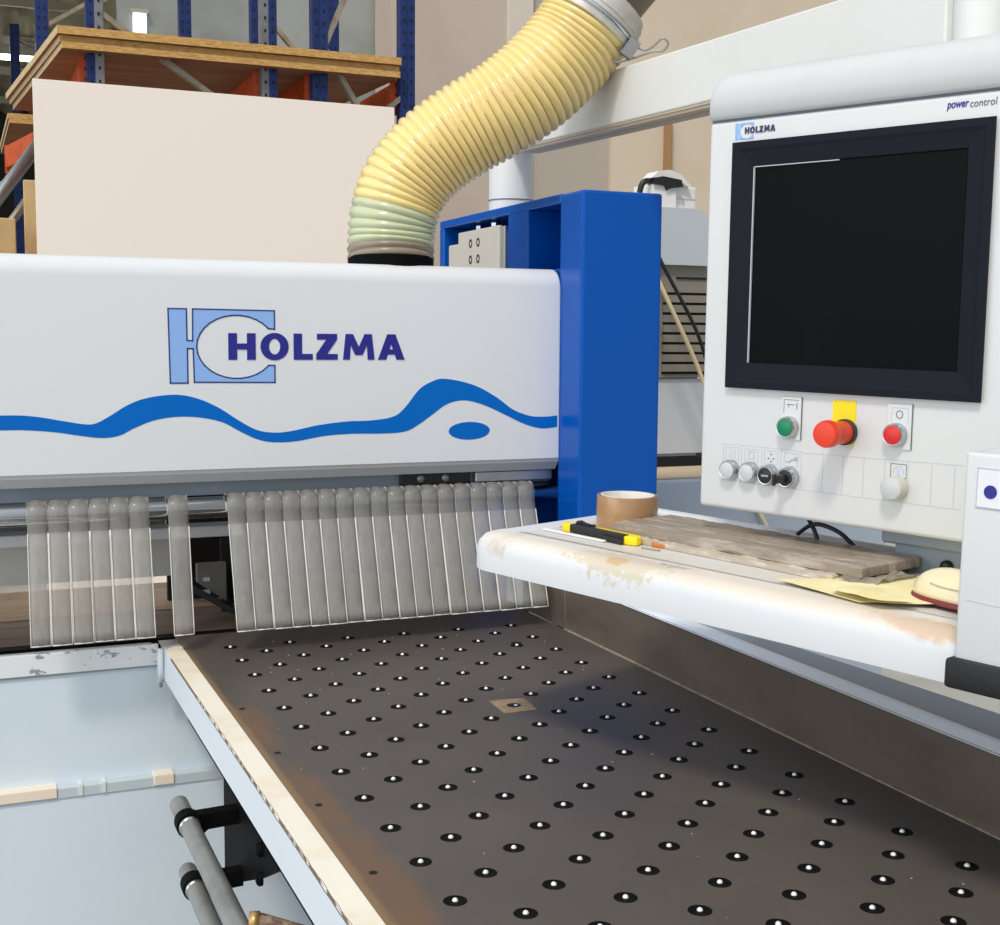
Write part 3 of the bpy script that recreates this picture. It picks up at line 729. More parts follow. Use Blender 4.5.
# ball nozzles: a dark dished seat with a steel ball
seat = MB(); seat.lathe([(0, -.0001), (.0112, .0000), (.0124, .0004), (.0130, .0003), (.0133, -.0005)], M('nozzle_seat_black', (12, 11, 11), .7, spec=.1).m, None, 24)
seat_o = seat.build('ball_nozzle'); seat_me = seat_o.data; bpy.data.objects.remove(seat_o)
bl = MB(); b = bmesh.new(); bmesh.ops.create_uvsphere(b, u_segments=16, v_segments=10, radius=.0034); bl.merge(b, M('steel_ball', (244, 243, 240), .3, .3).m, True)
ball_o = bl.build('ball'); ball_me = ball_o.data; bpy.data.objects.remove(ball_o)
cam_p = Vector((0, 0, 1.55)); pos = []
for i in range(11):
    x = .4735+.0580*i
    y = (2.452 if i % 2 == 0 else 2.396)-.0028*max(0, i-1)
    while y > .85:
        if (x-.826)**2+(y-1.884)**2 > .0016: pos.append((x+.002+.004*(y-1.7)*i/10, y+.001))
        y -= .1107
def infr(x, y): return y > .93+(x-.4)*.05 and (x/y < 1.16)
pos.sort(key=lambda p: (not infr(*p), (Vector((p[0], p[1], .95))-cam_p).length))
for i, (x, y) in enumerate(pos[:100]):
    o = bpy.data.objects.new('ball_nozzle', seat_me); C.objects.link(o); o.parent = t; o.location = (x, y, .9502)
    c = bpy.data.objects.new('ball', ball_me); C.objects.link(c); c.parent = o; c.location = (0, 0, .0)
rest = bmesh.new()
sm = seat_me.materials[0]; bmt = ball_me.materials[0]
for (x, y) in pos[100:]:
    for me_, dz, k in ((seat_me, 0, 0), (ball_me, .0, 1)):
        tmp = me_.copy(); tmp.transform(T(x, y, .9502+dz))
        n0 = len(rest.faces); rest.from_mesh(tmp); bpy.data.meshes.remove(tmp); rest.faces.ensure_lookup_table()
        for f in rest.faces[n0:]: f.material_index = k
me = bpy.data.meshes.new('far_nozzles'); rest.to_mesh(me); rest.free(); me.materials.append(sm); me.materials.append(bmt)
o = bpy.data.objects.new('ball_nozzles', me); C.objects.link(o); o.parent = t; o['kind'] = 'stuff'
mb = MB(); mb.prism([(-.03, -.034), (.028, -.034), (.036, .036), (-.026, .042)], 2, .9498, .9506, M('bare_tan_patch', (156, 134, 108), .7).mottle((120, 100, 80), 40).m)
mb.lathe([(.0125, .9504), (.0115, .9509), (0, .9509)], hole_m, T(.002, .002, 0), 24); mb.lathe([(.003, .9508), (.003, .9515), (0, .9516)], label_white, T(.005, .0, 0), 12)
o = mb.build('inlay_plate', t); o.location = (.826, 1.884, 0); lab(o, 'tan square inlay with a bolt hole')
for (x, y, hr) in ((1.006, 2.283, .010), (.411, 2.031, .0045), (.413, 1.791, .0045), (.414, 1.566, .0045), (.416, 1.338, .0045)):
    mb = MB(); mb.lathe([(hr, .0003), (hr*1.1, .0005), (hr*.8, .0002), (0, .0002)], hole_m, T(x, y, .95), 18); lab(mb.build('empty_hole', t), 'bare hole without a ball')

# wood chips / crumbs on the board
M_crumb = M('sawdust', (196, 184, 166), .9).m; mb = MB()
for k in range(70):
    x = random.uniform(.42, 1.1); y = random.uniform(1.0, 2.5) if k % 2 else random.uniform(2.0, 2.55)
    s_ = random.uniform(.0005, .0014)
    mb.box((-s_, -s_*.6, 0), (s_, s_*.6, s_*.5), M_crumb, 0, 1, T(x, y, .9502) @ rz(random.uniform(0, 3)))
o = mb.build('sawdust_crumbs'); tag(o, 'pale sawdust crumbs scattered over the dark ball table', 'sawdust'); o['kind'] = 'stuff'

# side fence
t = thing('side_fence', 'long dark steel fence with pale metal cap along the right table edge', 'fence', (1.149, 0, .95))
mb = MB(); mb.box((.001, .55, 0), (.02, 2.355, .102), fence_m, .001, 1); mb.build('face_plate', t)
mb = MB(); mb.box((0.0012, 2.357, 0), (.02, 2.575, .12), fence_m, .001, 1); mb.build('end_plate', t)
mb = MB(); mb.box((-.0005, 2.353, .0), (.004, 2.360, .085), galv); mb.build('joint_strip', t)
mb = MB(); mb.prism([(-.0005, .1008), (.020, .1085), (.030, .1085), (.034, .1016), (.001, .1)], 3, .55, 2.33, M('pale_anodised_cap', (232, 240, 248), .4, .0).m); mb.build('cap_rail', t)
mb = MB(); mb.box((-.003, .55, -.0002), (.001, 2.355, .002), gap_m); lab(mb.build('dust_line', t), 'dusty seam between fence and table')
mb = MB(); mb.box((.02, .55, -.95), (.05, 2.33, .1015), greyblue); mb.build('support_web', t)
t = thing('side_apron', 'blue grey sheet metal apron outside the fence under the tray', 'apron', (1.205, 0, 1.040))
mb = MB(); mb.prism([(0, .55), (0, 2.30), (.035, 2.30), (.16, .55)], 2, -.01, .0, M('apron_blue_grey', (140, 152, 164), .5).m); mb.build('apron_top', t)
mb = MB(); mb.box((-.004, .55, -1.045), (.012, 2.3, -.012), greyblue); mb.build('apron_skirt', t)

# black bracket and the two bars under the table
t = thing('support_bracket', 'black bolted plate bracket under the white table frame', 'bracket', (.40, 0, 0))
mb = MB(); mb.prism([(2.14, .885), (2.14, .612), (1.86, .735), (1.70, .815), (1.66, .885)], 0, 0, .008, black); mb.build('bracket_plate', t)
for (y, z) in ((1.845, .787), (1.845, .742)):
    mb = MB(); mb.lathe([(.011, 0), (.011, .006), (.007, .009), (0, .009)], black, T(0, y, z) @ ry(-PI/2), 16); mb.build('bolt', t)
def bar_set(x, z, y1, yc, r, lbl, arm):
    o = thing('guide_bar', lbl, 'bar', (x, 0, z), 'steel guide bars')
    q = MB(); q.tube([(0, y1, 0), (0, 1.1, 0)], r, steel, 20); q.build('bar_tube', o, 50)
    q = MB(); q.tube([(0, yc+.014, 0), (0, yc-.014, 0)], r+.005, black, 20); cl = q.build('clamp', o, 50)
    q.__init__(); q.prism([(.012, .016), (arm, .018), (arm, -.008), (.03, -.010), (.015, -.022)], 1, yc-.012, yc+.012, black); q.build('clamp_arm', cl)
    q = MB(); q.tube([(0, yc-.015, 0), (0, yc-.022, 0)], r+.002, ring_m, 20); q.build('collar', o)
bar_set(.322, .772, 2.12, 2.03, .0155, 'upper steel bar held by a black clamp under the table', .079)
bar_set(.325, .680, 2.06, 2.0, .0150, 'lower steel bar held by a black clamp below the other', .076)
t = thing('clamp_lever', 'brown and brass ended lever lying across the upper steel bar', 'lever', (.330, 1.60, .794))
mb = MB(); mb.tube([(0, 0, 0), (.012, -.004, 0)], .013, M('brass', (196, 160, 104), .35, .6).m, 20); mb.build('end_cap', t)
mb = MB(); mb.tube([(.012, -.004, 0), (.06, -.05, -.006)], .011, M('brown_lever', (90, 66, 48), .45).mottle((150, 130, 110), 30, .55, .65).m, 16); mb.build('lever_rod', t)
mb = MB(); mb.box((.004, -.012, -.022), (.03, .008, -.006), steel, .002, 1); mb.build('saddle', t)

# ------------------------------------------------------------------ operator terminal
D = Vector((.36312041, -.93154916, -.01896652)); V = Vector((-.00494825, -.02228373, .99973944)); NN = D.cross(V)
PM = Matrix((D, -NN, V)).transposed().to_4x4(); PM.translation = (1.03307338, 1.31760519, 1.64381814)
t = thing('operator_terminal', 'white operator terminal with dark screen and push buttons at right', 'control terminal', mx=PM)
mb = MB(); mb.box((-.2235, 0, -.3288), (.2235, .24, .1938), term_white, .006, 3); mb.build('housing', t, 30)
pf = [(0, .1965), (-.004, .200), (-.004, .222)]
for k in range(1, 9):
    a = PI-PI/2*k/8; pf.append((.036+.04*math.cos(a), .2225+.04*math.sin(a)))
pf += [(.235, .2625), (.244, .255), (.244, .1965)]
mb = MB(); b = bmesh.new(); rows = []
st = [(-.224+.022*(1-math.cos(k*PI/10)), .022*(1-math.sin(k*PI/10))) for k in range(6)]
st = [(-.2245+.022*(1-math.cos(k*PI/2/6)), .018*(1-math.sin(k*PI/2/6))) for k in range(7)]
allst = st+[(-x, i_) for x, i_ in reversed(st)]
for x, ins in allst:
    rows.append([b.verts.new((x, y+(ins*.25 if y < .1 else -ins*.25), z-(ins if z > .21 else 0)*(z-.1965)/.066)) for y, z in pf])
for A, B in zip(rows, rows[1:]):
    for k in range(len(A)): b.faces.new((A[k], A[(k+1) % len(A)], B[(k+1) % len(A)], B[k]))
b.faces.new(rows[0]); b.faces.new(rows[-1]); bmesh.ops.recalc_face_normals(b, faces=b.faces)
mb.merge(b, cap_m, True); mb.build('top_cap', t, 50)
mb = MB(); mb.box((-.221, .003, .1932), (.221, .23, .197), ink); mb.build('cap_gap', t)
# bezel with a sloped rebate around the screen
mb = MB(); b = bmesh.new()
def rect(x0, x1, z0, z1, y): return [b.verts.new(p) for p in ((x0, y, z0), (x1, y, z0), (x1, y, z1), (x0, y, z1))]
loops = [rect(-.180, .180, -.161, .1635, .001), rect(-.180, .180, -.161, .1635, -.0015), rect(-.170, .170, -.152, .1545, -.0015), rect(-.166, .166, -.148, .150, -.0005), rect(-.147, .148, -.127, .1315, .0015), rect(-.1455, .1465, -.1255, .130, .0045)]
# note: inner loops recess into the opening of the front panel
for A, B in zip(loops, loops[1:]):
    for k in range(4): b.faces.new((A[k], A[(k+1) % 4], B[(k+1) % 4], B[k]))
b.faces.new(loops[-1]); bmesh.ops.recalc_face_normals(b, faces=b.faces)
for v in b.verts: v.co.y -= .006
mb.merge(b, bezel_m); bz = mb.build('bezel', t)
mb = MB(); mb.box((-.1455, -.0026, -.1255), (.1465, -.0016, .130), screen_m); mb.build('screen', t)
mb = MB(); mb.box((-.1466, -.0052, -.1262), (-.1452, -.0024, .1306), line_m); mb.box((-.1466, -.0052, .1295), (-.02, -.0024, .1306), line_m); mb.build('screen_trim', bz)
# small emblem and lettering
lp = logo_polygon(-.181, .1675, -.152, .189)
mb = MB(); mb.prism(lp, 1, -.0006, .0006, logo_light); mb.build('emblem', t)
mb = MB(); bold_word(mb, -.1655, .1745, -.1185, .1828, -.0010, M('logo_dark', (50, 52, 96), .5).m); mb.build('lettering', t)
mb = MB(); lettering(mb, 'power', .117, .1755, .1425, .1848, -.0008, M('power_navy', (48, 44, 150), .5).m, .012, .0012)
lettering(mb, 'control', .1450, .1775, .1765, .1858, -.0008, ink, -.006, .0008); lab(mb.build('lettering', t), 'power control lettering')
# engraved field grid and symbol squares
mb = MB(); lw = .0007
zt, zb = -.2385, -.2885
xs = [-.184, -.154, -.122, -.0915, -.0605, -.0285, .0005, .0300, .0590, .0905, .1210, .1500, .160]
stroke(mb, [(xs[0], zt), (-.06, zt)], lw*.8, -.0004, line_m); stroke(mb, [(-.0605, zt-.002), (.16, zt+.002)], lw*.7, -.0004, line_m); stroke(mb, [(xs[0], zb), (.16, zb-.001)], lw, -.0004, line_m)
for x in xs[:-1]: stroke(mb, [(x, zt), (x, zb)], lw, -.0004, line_m)
for x0 in (-.180, -.149, -.1175, -.0865, .067):
    z0, z1 = -.2595, -.2425
    stroke(mb, [(x0, z0), (x0, z1), (x0+.021, z1), (x0+.021, z0)], lw, -.0004, ink if x0 > 0 else line_m, True)
# symbols: coil, lamp, four-way, key, drum
stroke(mb, [(-.1735, -.256), (-.1735, -.247), (-.1645, -.247), (-.1645, -.256), (-.1735, -.256)], .0006, -.0004, line_m)
stroke(mb, [(-.1715, -.254), (-.166, -.249)], .0006, -.0004, line_m)
stroke(mb, [(-.1435+.0001, -.2565), (-.1435, -.2455), (-.133, -.2455), (-.133, -.2565)], .0006, -.0004, line_m, True)
stroke(mb, [(-.138+.004*math.cos(a*PI/8), -.251+.0045*math.sin(a*PI/8)) for a in range(16)], .0005, -.0004, line_m, True)
for (dx, dz) in ((0, .0045), (-.004, -.001), (.004, -.001), (0, -.005)): mb.box((-.107+dx-.0009, -.0005, -.2515+dz-.0009), (-.107+dx+.0009, 0, -.2515+dz+.0009), ink)
stroke(mb, [(-.0835, -.2545), (-.0775, -.2545), (-.0755, -.2515), (-.0725, -.2515)], .0007, -.0004, ink)
stroke(mb, [(-.0690+.0022*math.cos(a*PI/5), -.2500+.0022*math.sin(a*PI/5)) for a in range(10)], .0006, -.0004, ink, True)
stroke(mb, [(.0775+.007*math.cos(a*PI/10), -.2525+.007*math.sin(a*PI/10)) for a in range(-1, 12)], .0007, -.0004, line_m)
for dz in (0, .003, -.003): stroke(mb, [(.0755, -.252+dz), (.0795, -.2535+dz)], .0006, -.0004, logo_light)
mb.box((.0768, -.0005, -.2592), (.0782, 0, -.2572), ink)
mb.build('engraved_symbols', t)
# switch plates
def plate(x0, x1, name='switch_plate'):
    q = MB(); q.box((x0, -.002, -.2245), (x1, .001, -.1685), term_white, .0006, 1); q.box((x1-.0004, -.0016, -.2245), (x1+.0008, .0, -.1685), ink)
    return q.build(name, t)
p1_ = plate(-.0925, -.0625); p2_ = plate(.060, .0925)
q = MB(); stroke(q, [(-.0885, -.1895), (-.0885, -.1725), (-.0665, -.1725)], .0006, -.0024, ink)
stroke(q, [(-.0845, -.1790), (-.0785, -.1785), (-.0730, -.1790)], .0007, -.0024, ink); stroke(q, [(-.0815, -.1785), (-.0810, -.1825)], .0007, -.0024, ink); stroke(q, [(-.0690, -.1765), (-.0690, -.1840)], .0010, -.0024, ink); q.build('symbol', p1_)
q = MB(); stroke(q, [(.066, -.1915), (.066, -.1735), (.088, -.1735), (.088, -.1915)], .0005, -.0024, line_m); stroke(q, [(.0765+.0042*math.cos(a*PI/10), -.1815+.0046*math.sin(a*PI/10)) for a in range(20)], .0008, -.0024, ink, True); q.build('symbol', p2_)
def button(x, z, r, cap, lbl, y=0):
    q = MB(); q.lathe([(r+.0018, 0), (r+.0018, .003), (r+.0010, .009), (r-.0003, .0112), (r-.0016, .0108), (r-.0016, .006)], ring_m, T(x, y, z) @ FRONT, 36); o = q.build('push_button', t, 50)
    lab(o, lbl)
    q = MB(); q.lathe([(r-.0016, .0), (r-.0016, .0112), (r-.0026, .0118), (0, .0119)], cap, T(x, y, z) @ FRONT, 36); q.build('button_cap', o, 50)
button(-.0795, -.2085, .0130, green_m, 'green push button', -.002)
button(.0735, -.2065, .0130, red_m, 'red push button', -.002)
button(-.1705, -.2735, .0125, lens_m, 'left grey push button'); button(-.1385, -.2735, .0125, lens_m, 'right grey push button')
# key switches
def keysw(x, z, lbl, key):
    q = MB(); q.lathe([(.0145, 0), (.0145, .004), (.0135, .011), (.0118, .013), (.0105, .0128), (.0105, .010)], ring_m, T(x, 0, z) @ FRONT, 36); o = q.build('key_switch', t, 50); lab(o, lbl)
    q = MB(); q.lathe([(.0105, 0), (.0105, .0118), (.0095, .0126), (0, .0126)], blk_plastic, T(x, 0, z) @ FRONT, 30)
    if not key: q.box((x-.0055, -.0132, z-.0014), (x+.0055, -.0126, z+.0014), ring_m)
    q.build('lock_core', o, 50)
    if key:
        q = MB(); q.box((x-.005, -.036, z-.0055), (x+.005, -.012, z+.0055), blk_plastic, .003, 2); q.box((x-.0022, -.040, z-.0075), (x+.0022, -.034, z+.0075), blk_plastic, .001, 1); q.build('key', o, 40)
keysw(-.1075, -.2745, 'key switch with empty slot', False); keysw(-.0767, -.2745, 'key switch with black key in it', True)
# emergency stop
q = MB(); q.box((-.0165, -.0012, -.2245), (.0160, .001, -.1690), yellow_m); yp = q.build('emergency_plate', t)
q = MB(); q.lathe([(.0165, 0), (.0165, .006), (.015, .007), (0, .007)], blk_plastic, T(.0035, -.001, -.2085) @ FRONT, 36); q.build('stop_base', yp, 40)
q = MB(); q.lathe([(.0140, .006), (.0144, .008), (.0146, .034), (.0160, .036), (.0172, .039), (.0172, .047), (.0156, .0515), (.0080, .0530), (0, .0530)], estop_m, T(.0035, -.001, -.2085) @ FRONT, 44); lab(q.build('stop_mushroom', yp, 40), 'red mushroom stop button')
# beige rotary knob
q = MB(); q.lathe([(.0148, 0), (.0144, .017), (.0135, .0185)], knob_m, T(.0775, 0, -.2715) @ FRONT, 40); q.lathe([(.0137, .0183), (.0126, .0192), (0, .0192)], lens_m, T(.0775, 0, -.2715) @ FRONT, 40); lab(q.build('rotary_knob', t, 50), 'beige grey rotary knob')
# underside mount
mb = MB(); mb.box((-.04, .236, .145), (.07, .36, .2005), term_white, .004, 2); mb.build('pivot_bracket', t)
mb = MB(); mb.box((.03, .05, -.352), (.15, .16, -.327), greyblue, .003, 1); mm = mb.build('mount_plate', t)
mb = MB(); mb.box((.045, .06, -.415), (.135, .075, -.35), greyblue, .002, 1); mb.build('mount_flange', mm)
mb = MB(); mb.lathe([(.008, 0), (.008, .006), (.005, .009), (0, .009)], blk_plastic, T(.118, .06, -.372) @ FRONT, 16); mb.build('bolt', mm)
mb = MB(); mb.tube(spline([(-.085, .05, -.325), (-.075, .06, -.35), (-.06, .06, -.375), (-.02, .07, -.40)], 6), .003, blk_plastic, 8); mb.tube(spline([(-.10, .06, -.36), (-.07, .055, -.342), (-.035, .06, -.350), (-.01, .07, -.375)], 6), .003, blk_plastic, 8); lab(mb.build('cable_loop', t), 'black cables below the terminal')

# ------------------------------------------------------------------ console tray
SD = Vector((.32054267, -.94700254, -.02094242)); SU = Vector((.00671441, -.01983688, .99978068)); SNN = Vector((-.94721028, -.32061299, 0))
SM = Matrix((SD, -SNN, SU)).transposed().to_4x4(); SM.translation = (.72746976, 1.71204226, 1.268)
# local: x along the tray to the right, y away from the operator, z up
t = thing('console_tray', 'worn white console tray with chipped rounded front edge', 'tray', mx=SM)
# plan outline of the tray with a rounded front left corner
fy = -.036
outl = []
cx_, cy_, rr_ = .012, .022, .058
for k in range(11):
    a = math.radians(165+105*k/10); outl.append((cx_+rr_*math.cos(a), cy_+rr_*math.sin(a)))
outl += [(1.06, fy), (1.06, .335), (-.075, .335), (-.062, .28)]
mb = MB(); b = bmesh.new()
cen = Vector((.45, .15, 0))
levels = [(.000, -.052), (0, -.022), (.004, -.012), (.012, -.004), (.024, -.0005), (.034, 0.0)]
def inset(pts, d_):
    out = []; n = len(pts)
    for i in range(n):
        p0 = Vector(pts[i-1]); p = Vector(pts[i]); p2 = Vector(pts[(i+1) % n])
        e1 = (p-p0).normalized(); e2 = (p2-p).normalized()
        n1 = Vector((-e1.y, e1.x)); n2 = Vector((-e2.y, e2.x)); m_ = (n1+n2).normalized()
        out.append(p+m_*d_/max(.4, m_.dot(n1)))
    return out
rows = [[b.verts.new((p.x, p.y, z)) for p in inset(outl, d_)] for d_, z in levels]
for A, B in zip(rows, rows[1:]):
    for k in range(len(A)): b.faces.new((A[k], A[(k+1) % len(A)], B[(k+1) % len(A)], B[k]))
b.faces.new(rows[0]); b.faces.new(rows[-1]); bmesh.ops.recalc_face_normals(b, faces=b.faces)
mb.merge(b, tray_m, True); mb.build('tray_body', t, 50)
mb = MB(); mb.prism([(p.x, p.y) for p in inset(outl, .066)], 2, -.004, .0003, tray_top); mb.build('tray_surface', t)
mb = MB(); mb.box((.0, .312, 0), (1.05, .333, .010), tray_m, .004, 2); mb.build('back_lip', t)
# right-hand end box on the tray
t = thing('tray_end_box', 'white upright box with a navy dot at the right end of the tray', 'box', mx=SM)
mb = MB(); mb.box((.752, -.062, -.046), (1.04, .28, .1905), term_white, .004, 3); mb.build('box_shell', t, 40)
mb = MB(); mb.box((.7475, -.072, -.046), (1.05, -.034, -.0155), rubber, .004, 2); lab(mb.build('bumper', t, 40), 'black rubber bumper strip')
q = MB(); q.box((.7665, -.0632, .138), (.815, -.0615, .176), label_white); stroke(q, [(.7665, .138), (.7665, .176), (.815, .176), (.815, .138)], .0008, -.0636, line_m, True); ll = q.build('label_plate', t)
q = MB(); q.lathe([(0, 0), (.0066, 0), (.0066, .0006), (0, .0006)], logo_navy, T(.7805, -.0632, .1535) @ FRONT, 30, False); lab(q.build('dot', ll), 'navy dot')
mb = MB(); stroke(mb, [(.762, .0440), (.80, .0425)], .0008, -.0624, line_m); mb.build('scratch', t)

def on_tray(x, y, z, a=0): return SM @ T(x, y, z) @ rz(a)
# packing tape
t = thing('packing_tape', 'roll of brown packing tape standing on the tray by the column', 'tape roll', mx=on_tray(.074, .192, .001))
mb = MB(); mb.lathe([(.0405, .0), (.0462, .0), (.0465, .001), (.0465, .047), (.0462, .048), (.0405, .048)], tape_m, None, 56); mb.build('tape_winding', t, 40)
mb = MB(); mb.lathe([(.0382, .0), (.0405, .0), (.0405, .0485), (.0382, .0485), (.0382, 0)], core_m, None, 56); mb.build('cardboard_core', t, 40)
# utility knife
ka = -.17
t = thing('utility_knife', 'yellow and black snap-off utility knife lying on the tray', 'knife', mx=on_tray(.125, .083, .001, 0) @ rz(math.radians(-3)))
mb = MB(); mb.prism([(-.080, .004), (-.07, .012), (.066, .013), (.075, .006), (.078, -.006), (.062, -.011), (-.072, -.010), (-.080, -.004)], 2, 0, .012, yellow_m, .002, 2); mb.build('knife_body', t, 40)
mb = MB(); mb.box((-.055, -.0125, .001), (.058, -.0005, .0135), blk_plastic, .002, 2); mb.build('grip', t)
mb = MB(); mb.prism([(-.055, .0115), (-.050, .018), (-.040, .0155), (-.028, .0145), (-.022, .016), (-.018, .0115)], 1, -.002, .008, blk_plastic); mb.build('slider', t)
mb = MB(); mb.prism([(.020, -.016), (.058, -.016), (.058, -.0115), (.014, -.0115)], 2, .0, .008, blk_plastic); mb.build('pocket_clip', t)
mb = MB(); mb.prism([(-.080, .003), (-.092, .001), (-.080, -.004)], 2, .003, .004, ring_m); mb.build('blade_tip', t)
mb = MB(); mb.box((0, 0, 0), (.125, .007, .0025), label_white, .0006, 1)
o = mb.build('white_strip'); o.matrix_world = on_tray(.028, .060, .001, math.radians(-1)); tag(o, 'narrow white plastic strip lying in front of the knife', 'strip')
mb = MB(); mb.prism([(0, 0), (.014, -.006), (.034, -.004), (.038, .006), (.026, .012), (.008, .010)], 2, 0, .006, amber, .0015, 2)
o = mb.build('amber_scrap'); o.matrix_world = on_tray(.205, .095, .001); tag(o, 'small amber plastic scrap at the end of the knife', 'scrap')
mb = MB(); mb.box((0, 0, 0), (.03, .004, .0015), M('grey_scrap', (170, 162, 146), .6).m)
o = mb.build('wood_splinter'); o.matrix_world = on_tray(.215, .068, .001, .1); tag(o, 'thin grey splinter on the tray in front of the amber scrap', 'splinter')
# film wrapped board
t = thing('wrapped_board', 'flat brown board wrapped in crinkled clear film on the tray', 'board', mx=on_tray(.125, .105, .001, math.radians(-.9)))
random.seed(3)
def crinkled(x0, y0, z0, x1, y1, z1, mat, nx=70, ny=20, amp=.0005):
    b = bmesh.new(); g_ = []
    for i in range(nx+1):
        r = []
        for j in range(ny+1):
            u, v = i/nx, j/ny
            e = min(u*nx, (1-u)*nx, v*ny, (1-v)*ny)
            dz = random.uniform(-amp, amp)+amp*.8*math.sin(u*37+v*9+2*math.sin(v*14)) - (.0025 if e < .5 else 0)
            jx, jy = (random.uniform(-.0005, .0005), random.uniform(-.0006, .0006)) if e > .5 else (0, 0)
            r.append(b.verts.new((x0+(x1-x0)*u+jx, y0+(y1-y0)*v+jy, z1+(dz if e > .5 else -.002))))
        g_.append(r)
    for i in range(nx):
        for j in range(ny): b.faces.new((g_[i][j], g_[i+1][j], g_[i+1][j+1], g_[i][j+1]))
    rim = [g_[i][0] for i in range(nx+1)]+[g_[nx][j] for j in range(1, ny+1)]+[g_[i][ny] for i in range(nx-1, -1, -1)]+[g_[0][j] for j in range(ny-1, 0, -1)]
    lowv = [b.verts.new((v.co.x, v.co.y, z0)) for v in rim]
    n = len(rim)
    for k in range(n): b.faces.new((rim[k], lowv[k], lowv[(k+1) % n], rim[(k+1) % n]))
    b.faces.new(lowv); bmesh.ops.recalc_face_normals(b, faces=b.faces); return b
mb = MB(); mb.merge(crinkled(0, 0, .009, .418, .130, .022, wrap_m), wrap_m); mb.build('board_body', t)
mb = MB(); mb.merge(crinkled(.006, -.012, 0, .385, .10, .0085, film_m, 60, 10, .0006), M('film_lower_layer', (186, 174, 158), .3).mottle((226, 220, 208), 50, .5, .7, .9, stretch=(.5, 2, 2)).coat(.5, .1).bump(60, .6, .003).m); mb.build('film_fold', t)
mb = MB(); b = bmesh.new(); g_ = []
for i in range(8):
    g_.append([b.verts.new((.395+.012*i*.6, -.014+.016*j+random.uniform(-.003, .003), .003+random.uniform(0, .006)+.004*(j % 2))) for j in range(7)])
for i in range(7):
    for j in range(6): b.faces.new((g_[i][j], g_[i+1][j], g_[i+1][j+1], g_[i][j+1]))
r = bmesh.ops.extrude_face_region(b, geom=list(b.faces))
for g1 in r['geom']:
    if isinstance(g1, bmesh.types.BMVert): g1.co.z -= .0006
mb.merge(b, film_m); mb.build('film_end', t)
# yellow papers
def paper(pts, z, label, a=0):
    q = MB(); b = bmesh.new(); random.seed(len(label))
    P = [Vector((p[0], p[1], 0)) for p in pts]
    top = [b.verts.new((p.x, p.y, random.uniform(.0004, .003))) for p in P]
    c = b.verts.new((sum(p.x for p in P)/len(P), sum(p.y for p in P)/len(P), .005))
    n = len(top)
    for k in range(n): b.faces.new((top[k], top[(k+1) % n], c))
    bmesh.ops.subdivide_edges(b, edges=b.edges, cuts=3, use_grid_fill=True)
    for v in b.verts: v.co.z += random.uniform(-.0004, .0008)
    r = bmesh.ops.extrude_face_region(b, geom=list(b.faces))
    for g1 in r['geom']:
        if isinstance(g1, bmesh.types.BMVert): g1.co.z -= .0003
    bmesh.ops.recalc_face_normals(b, faces=b.faces)
    q.merge(b, papery); o = q.build('yellow_paper'); o.matrix_world = on_tray(0, 0, z, a); return tag(o, label, 'paper', 'yellow papers on the tray')
paper([(.470, .030), (.60, .006), (.66, .05), (.70, .16), (.66, .27), (.57, .20), (.50, .085)], .0025, 'large crumpled yellow paper spreading beside the wrapped board')
paper([(.56, .012), (.63, -.002), (.66, .03), (.60, .06), (.55, .04)], .0095, 'small yellow paper scrap in front of the larger yellow sheet')
# mouse
t = thing('computer_mouse', 'cream computer mouse with dark red underside beside the end box', 'computer mouse', mx=on_tray(.678, .088, .001, math.radians(-12)))
def dome(lx, ly, h, z0, zmin, mat, taper=.0):
    b = bmesh.new(); bmesh.ops.create_uvsphere(b, u_segments=40, v_segments=24, radius=1)
    for v in b.verts:
        x, y, z = v.co; hh = h*(1-.18*x)
        zz = z*hh if z > 0 else z*.004
        k = .92 if z < 0 else 1
        sgn = lambda q_, e: math.copysign(abs(q_)**e, q_)
        v.co = Vector((sgn(x, .85)*lx*k, sgn(y, .85)*ly*k, z0+zz))
    return b
mb = MB(); mb.merge(dome(.062, .034, .030, .010, 0, mouse_m), mouse_m, True); ms = mb.build('mouse_shell', t)
mb = MB(); mb.merge(dome(.0645, .0358, .017, .004, 0, mouse_red), mouse_red, True)
mb.build('mouse_base', t)
mb = MB(); mb.tube(spline([(-.02, -.0300, .026), (.0, -.0318, .025), (.03, -.0300, .025)], 5), .0007, knob_m, 6); mb.build('button_seam', ms)

# ------------------------------------------------------------------ electrical cabinet behind the column
t = thing('control_cabinet', 'grey louvred cabinet standing behind the blue column', 'cabinet', (0, 3.4, 0))
mb = MB(); b = bmesh.new()
out_ = [(1.55, 1.19), (2.125, 1.19), (2.125, 1.90)]
for k in range(1, 7): out_.append((2.085+.04*math.cos(k*PI/12), 1.90+.04*math.sin(k*PI/12)))
out_ += [(1.55, 1.94)]
mb.prism([p for p in out_ if p[1] > 1.77 or True], 1, .04, .42, cab_m); mb.build('cabinet_body', t, 40)
mb = MB(); ot = [(1.55, 1.775), (2.13, 1.775), (2.13, 1.90)]+[(2.085+.045*math.cos(k*PI/12), 1.90+.045*math.sin(k*PI/12)) for k in range(1, 7)]+[(1.55, 1.945)]
mb.prism(ot, 1, .0, .43, cab_m); lab(mb.build('hood', t, 40), 'smooth rounded grey hood')
mb = MB(); mb.box((1.55, .02, 1.435), (2.15, .042, 1.775), cab_tan)
z = 1.715
while z > 1.45:
    mb.box((1.985, .010, z-.022), (2.146, .024, z), cab_tan); mb.box((1.985, .016, z-.030), (2.146, .03, z-.022), hole_m); z -= .030
mb.box((2.03, .016, 1.734), (2.146, .03, 1.740), hole_m); lab(mb.build('louvre_panel', t), 'beige louvred panel')
mb = MB(); mb.box((1.55, .03, 1.20), (2.15, .05, 1.43), cab_m); mb.build('lower_panel', t)
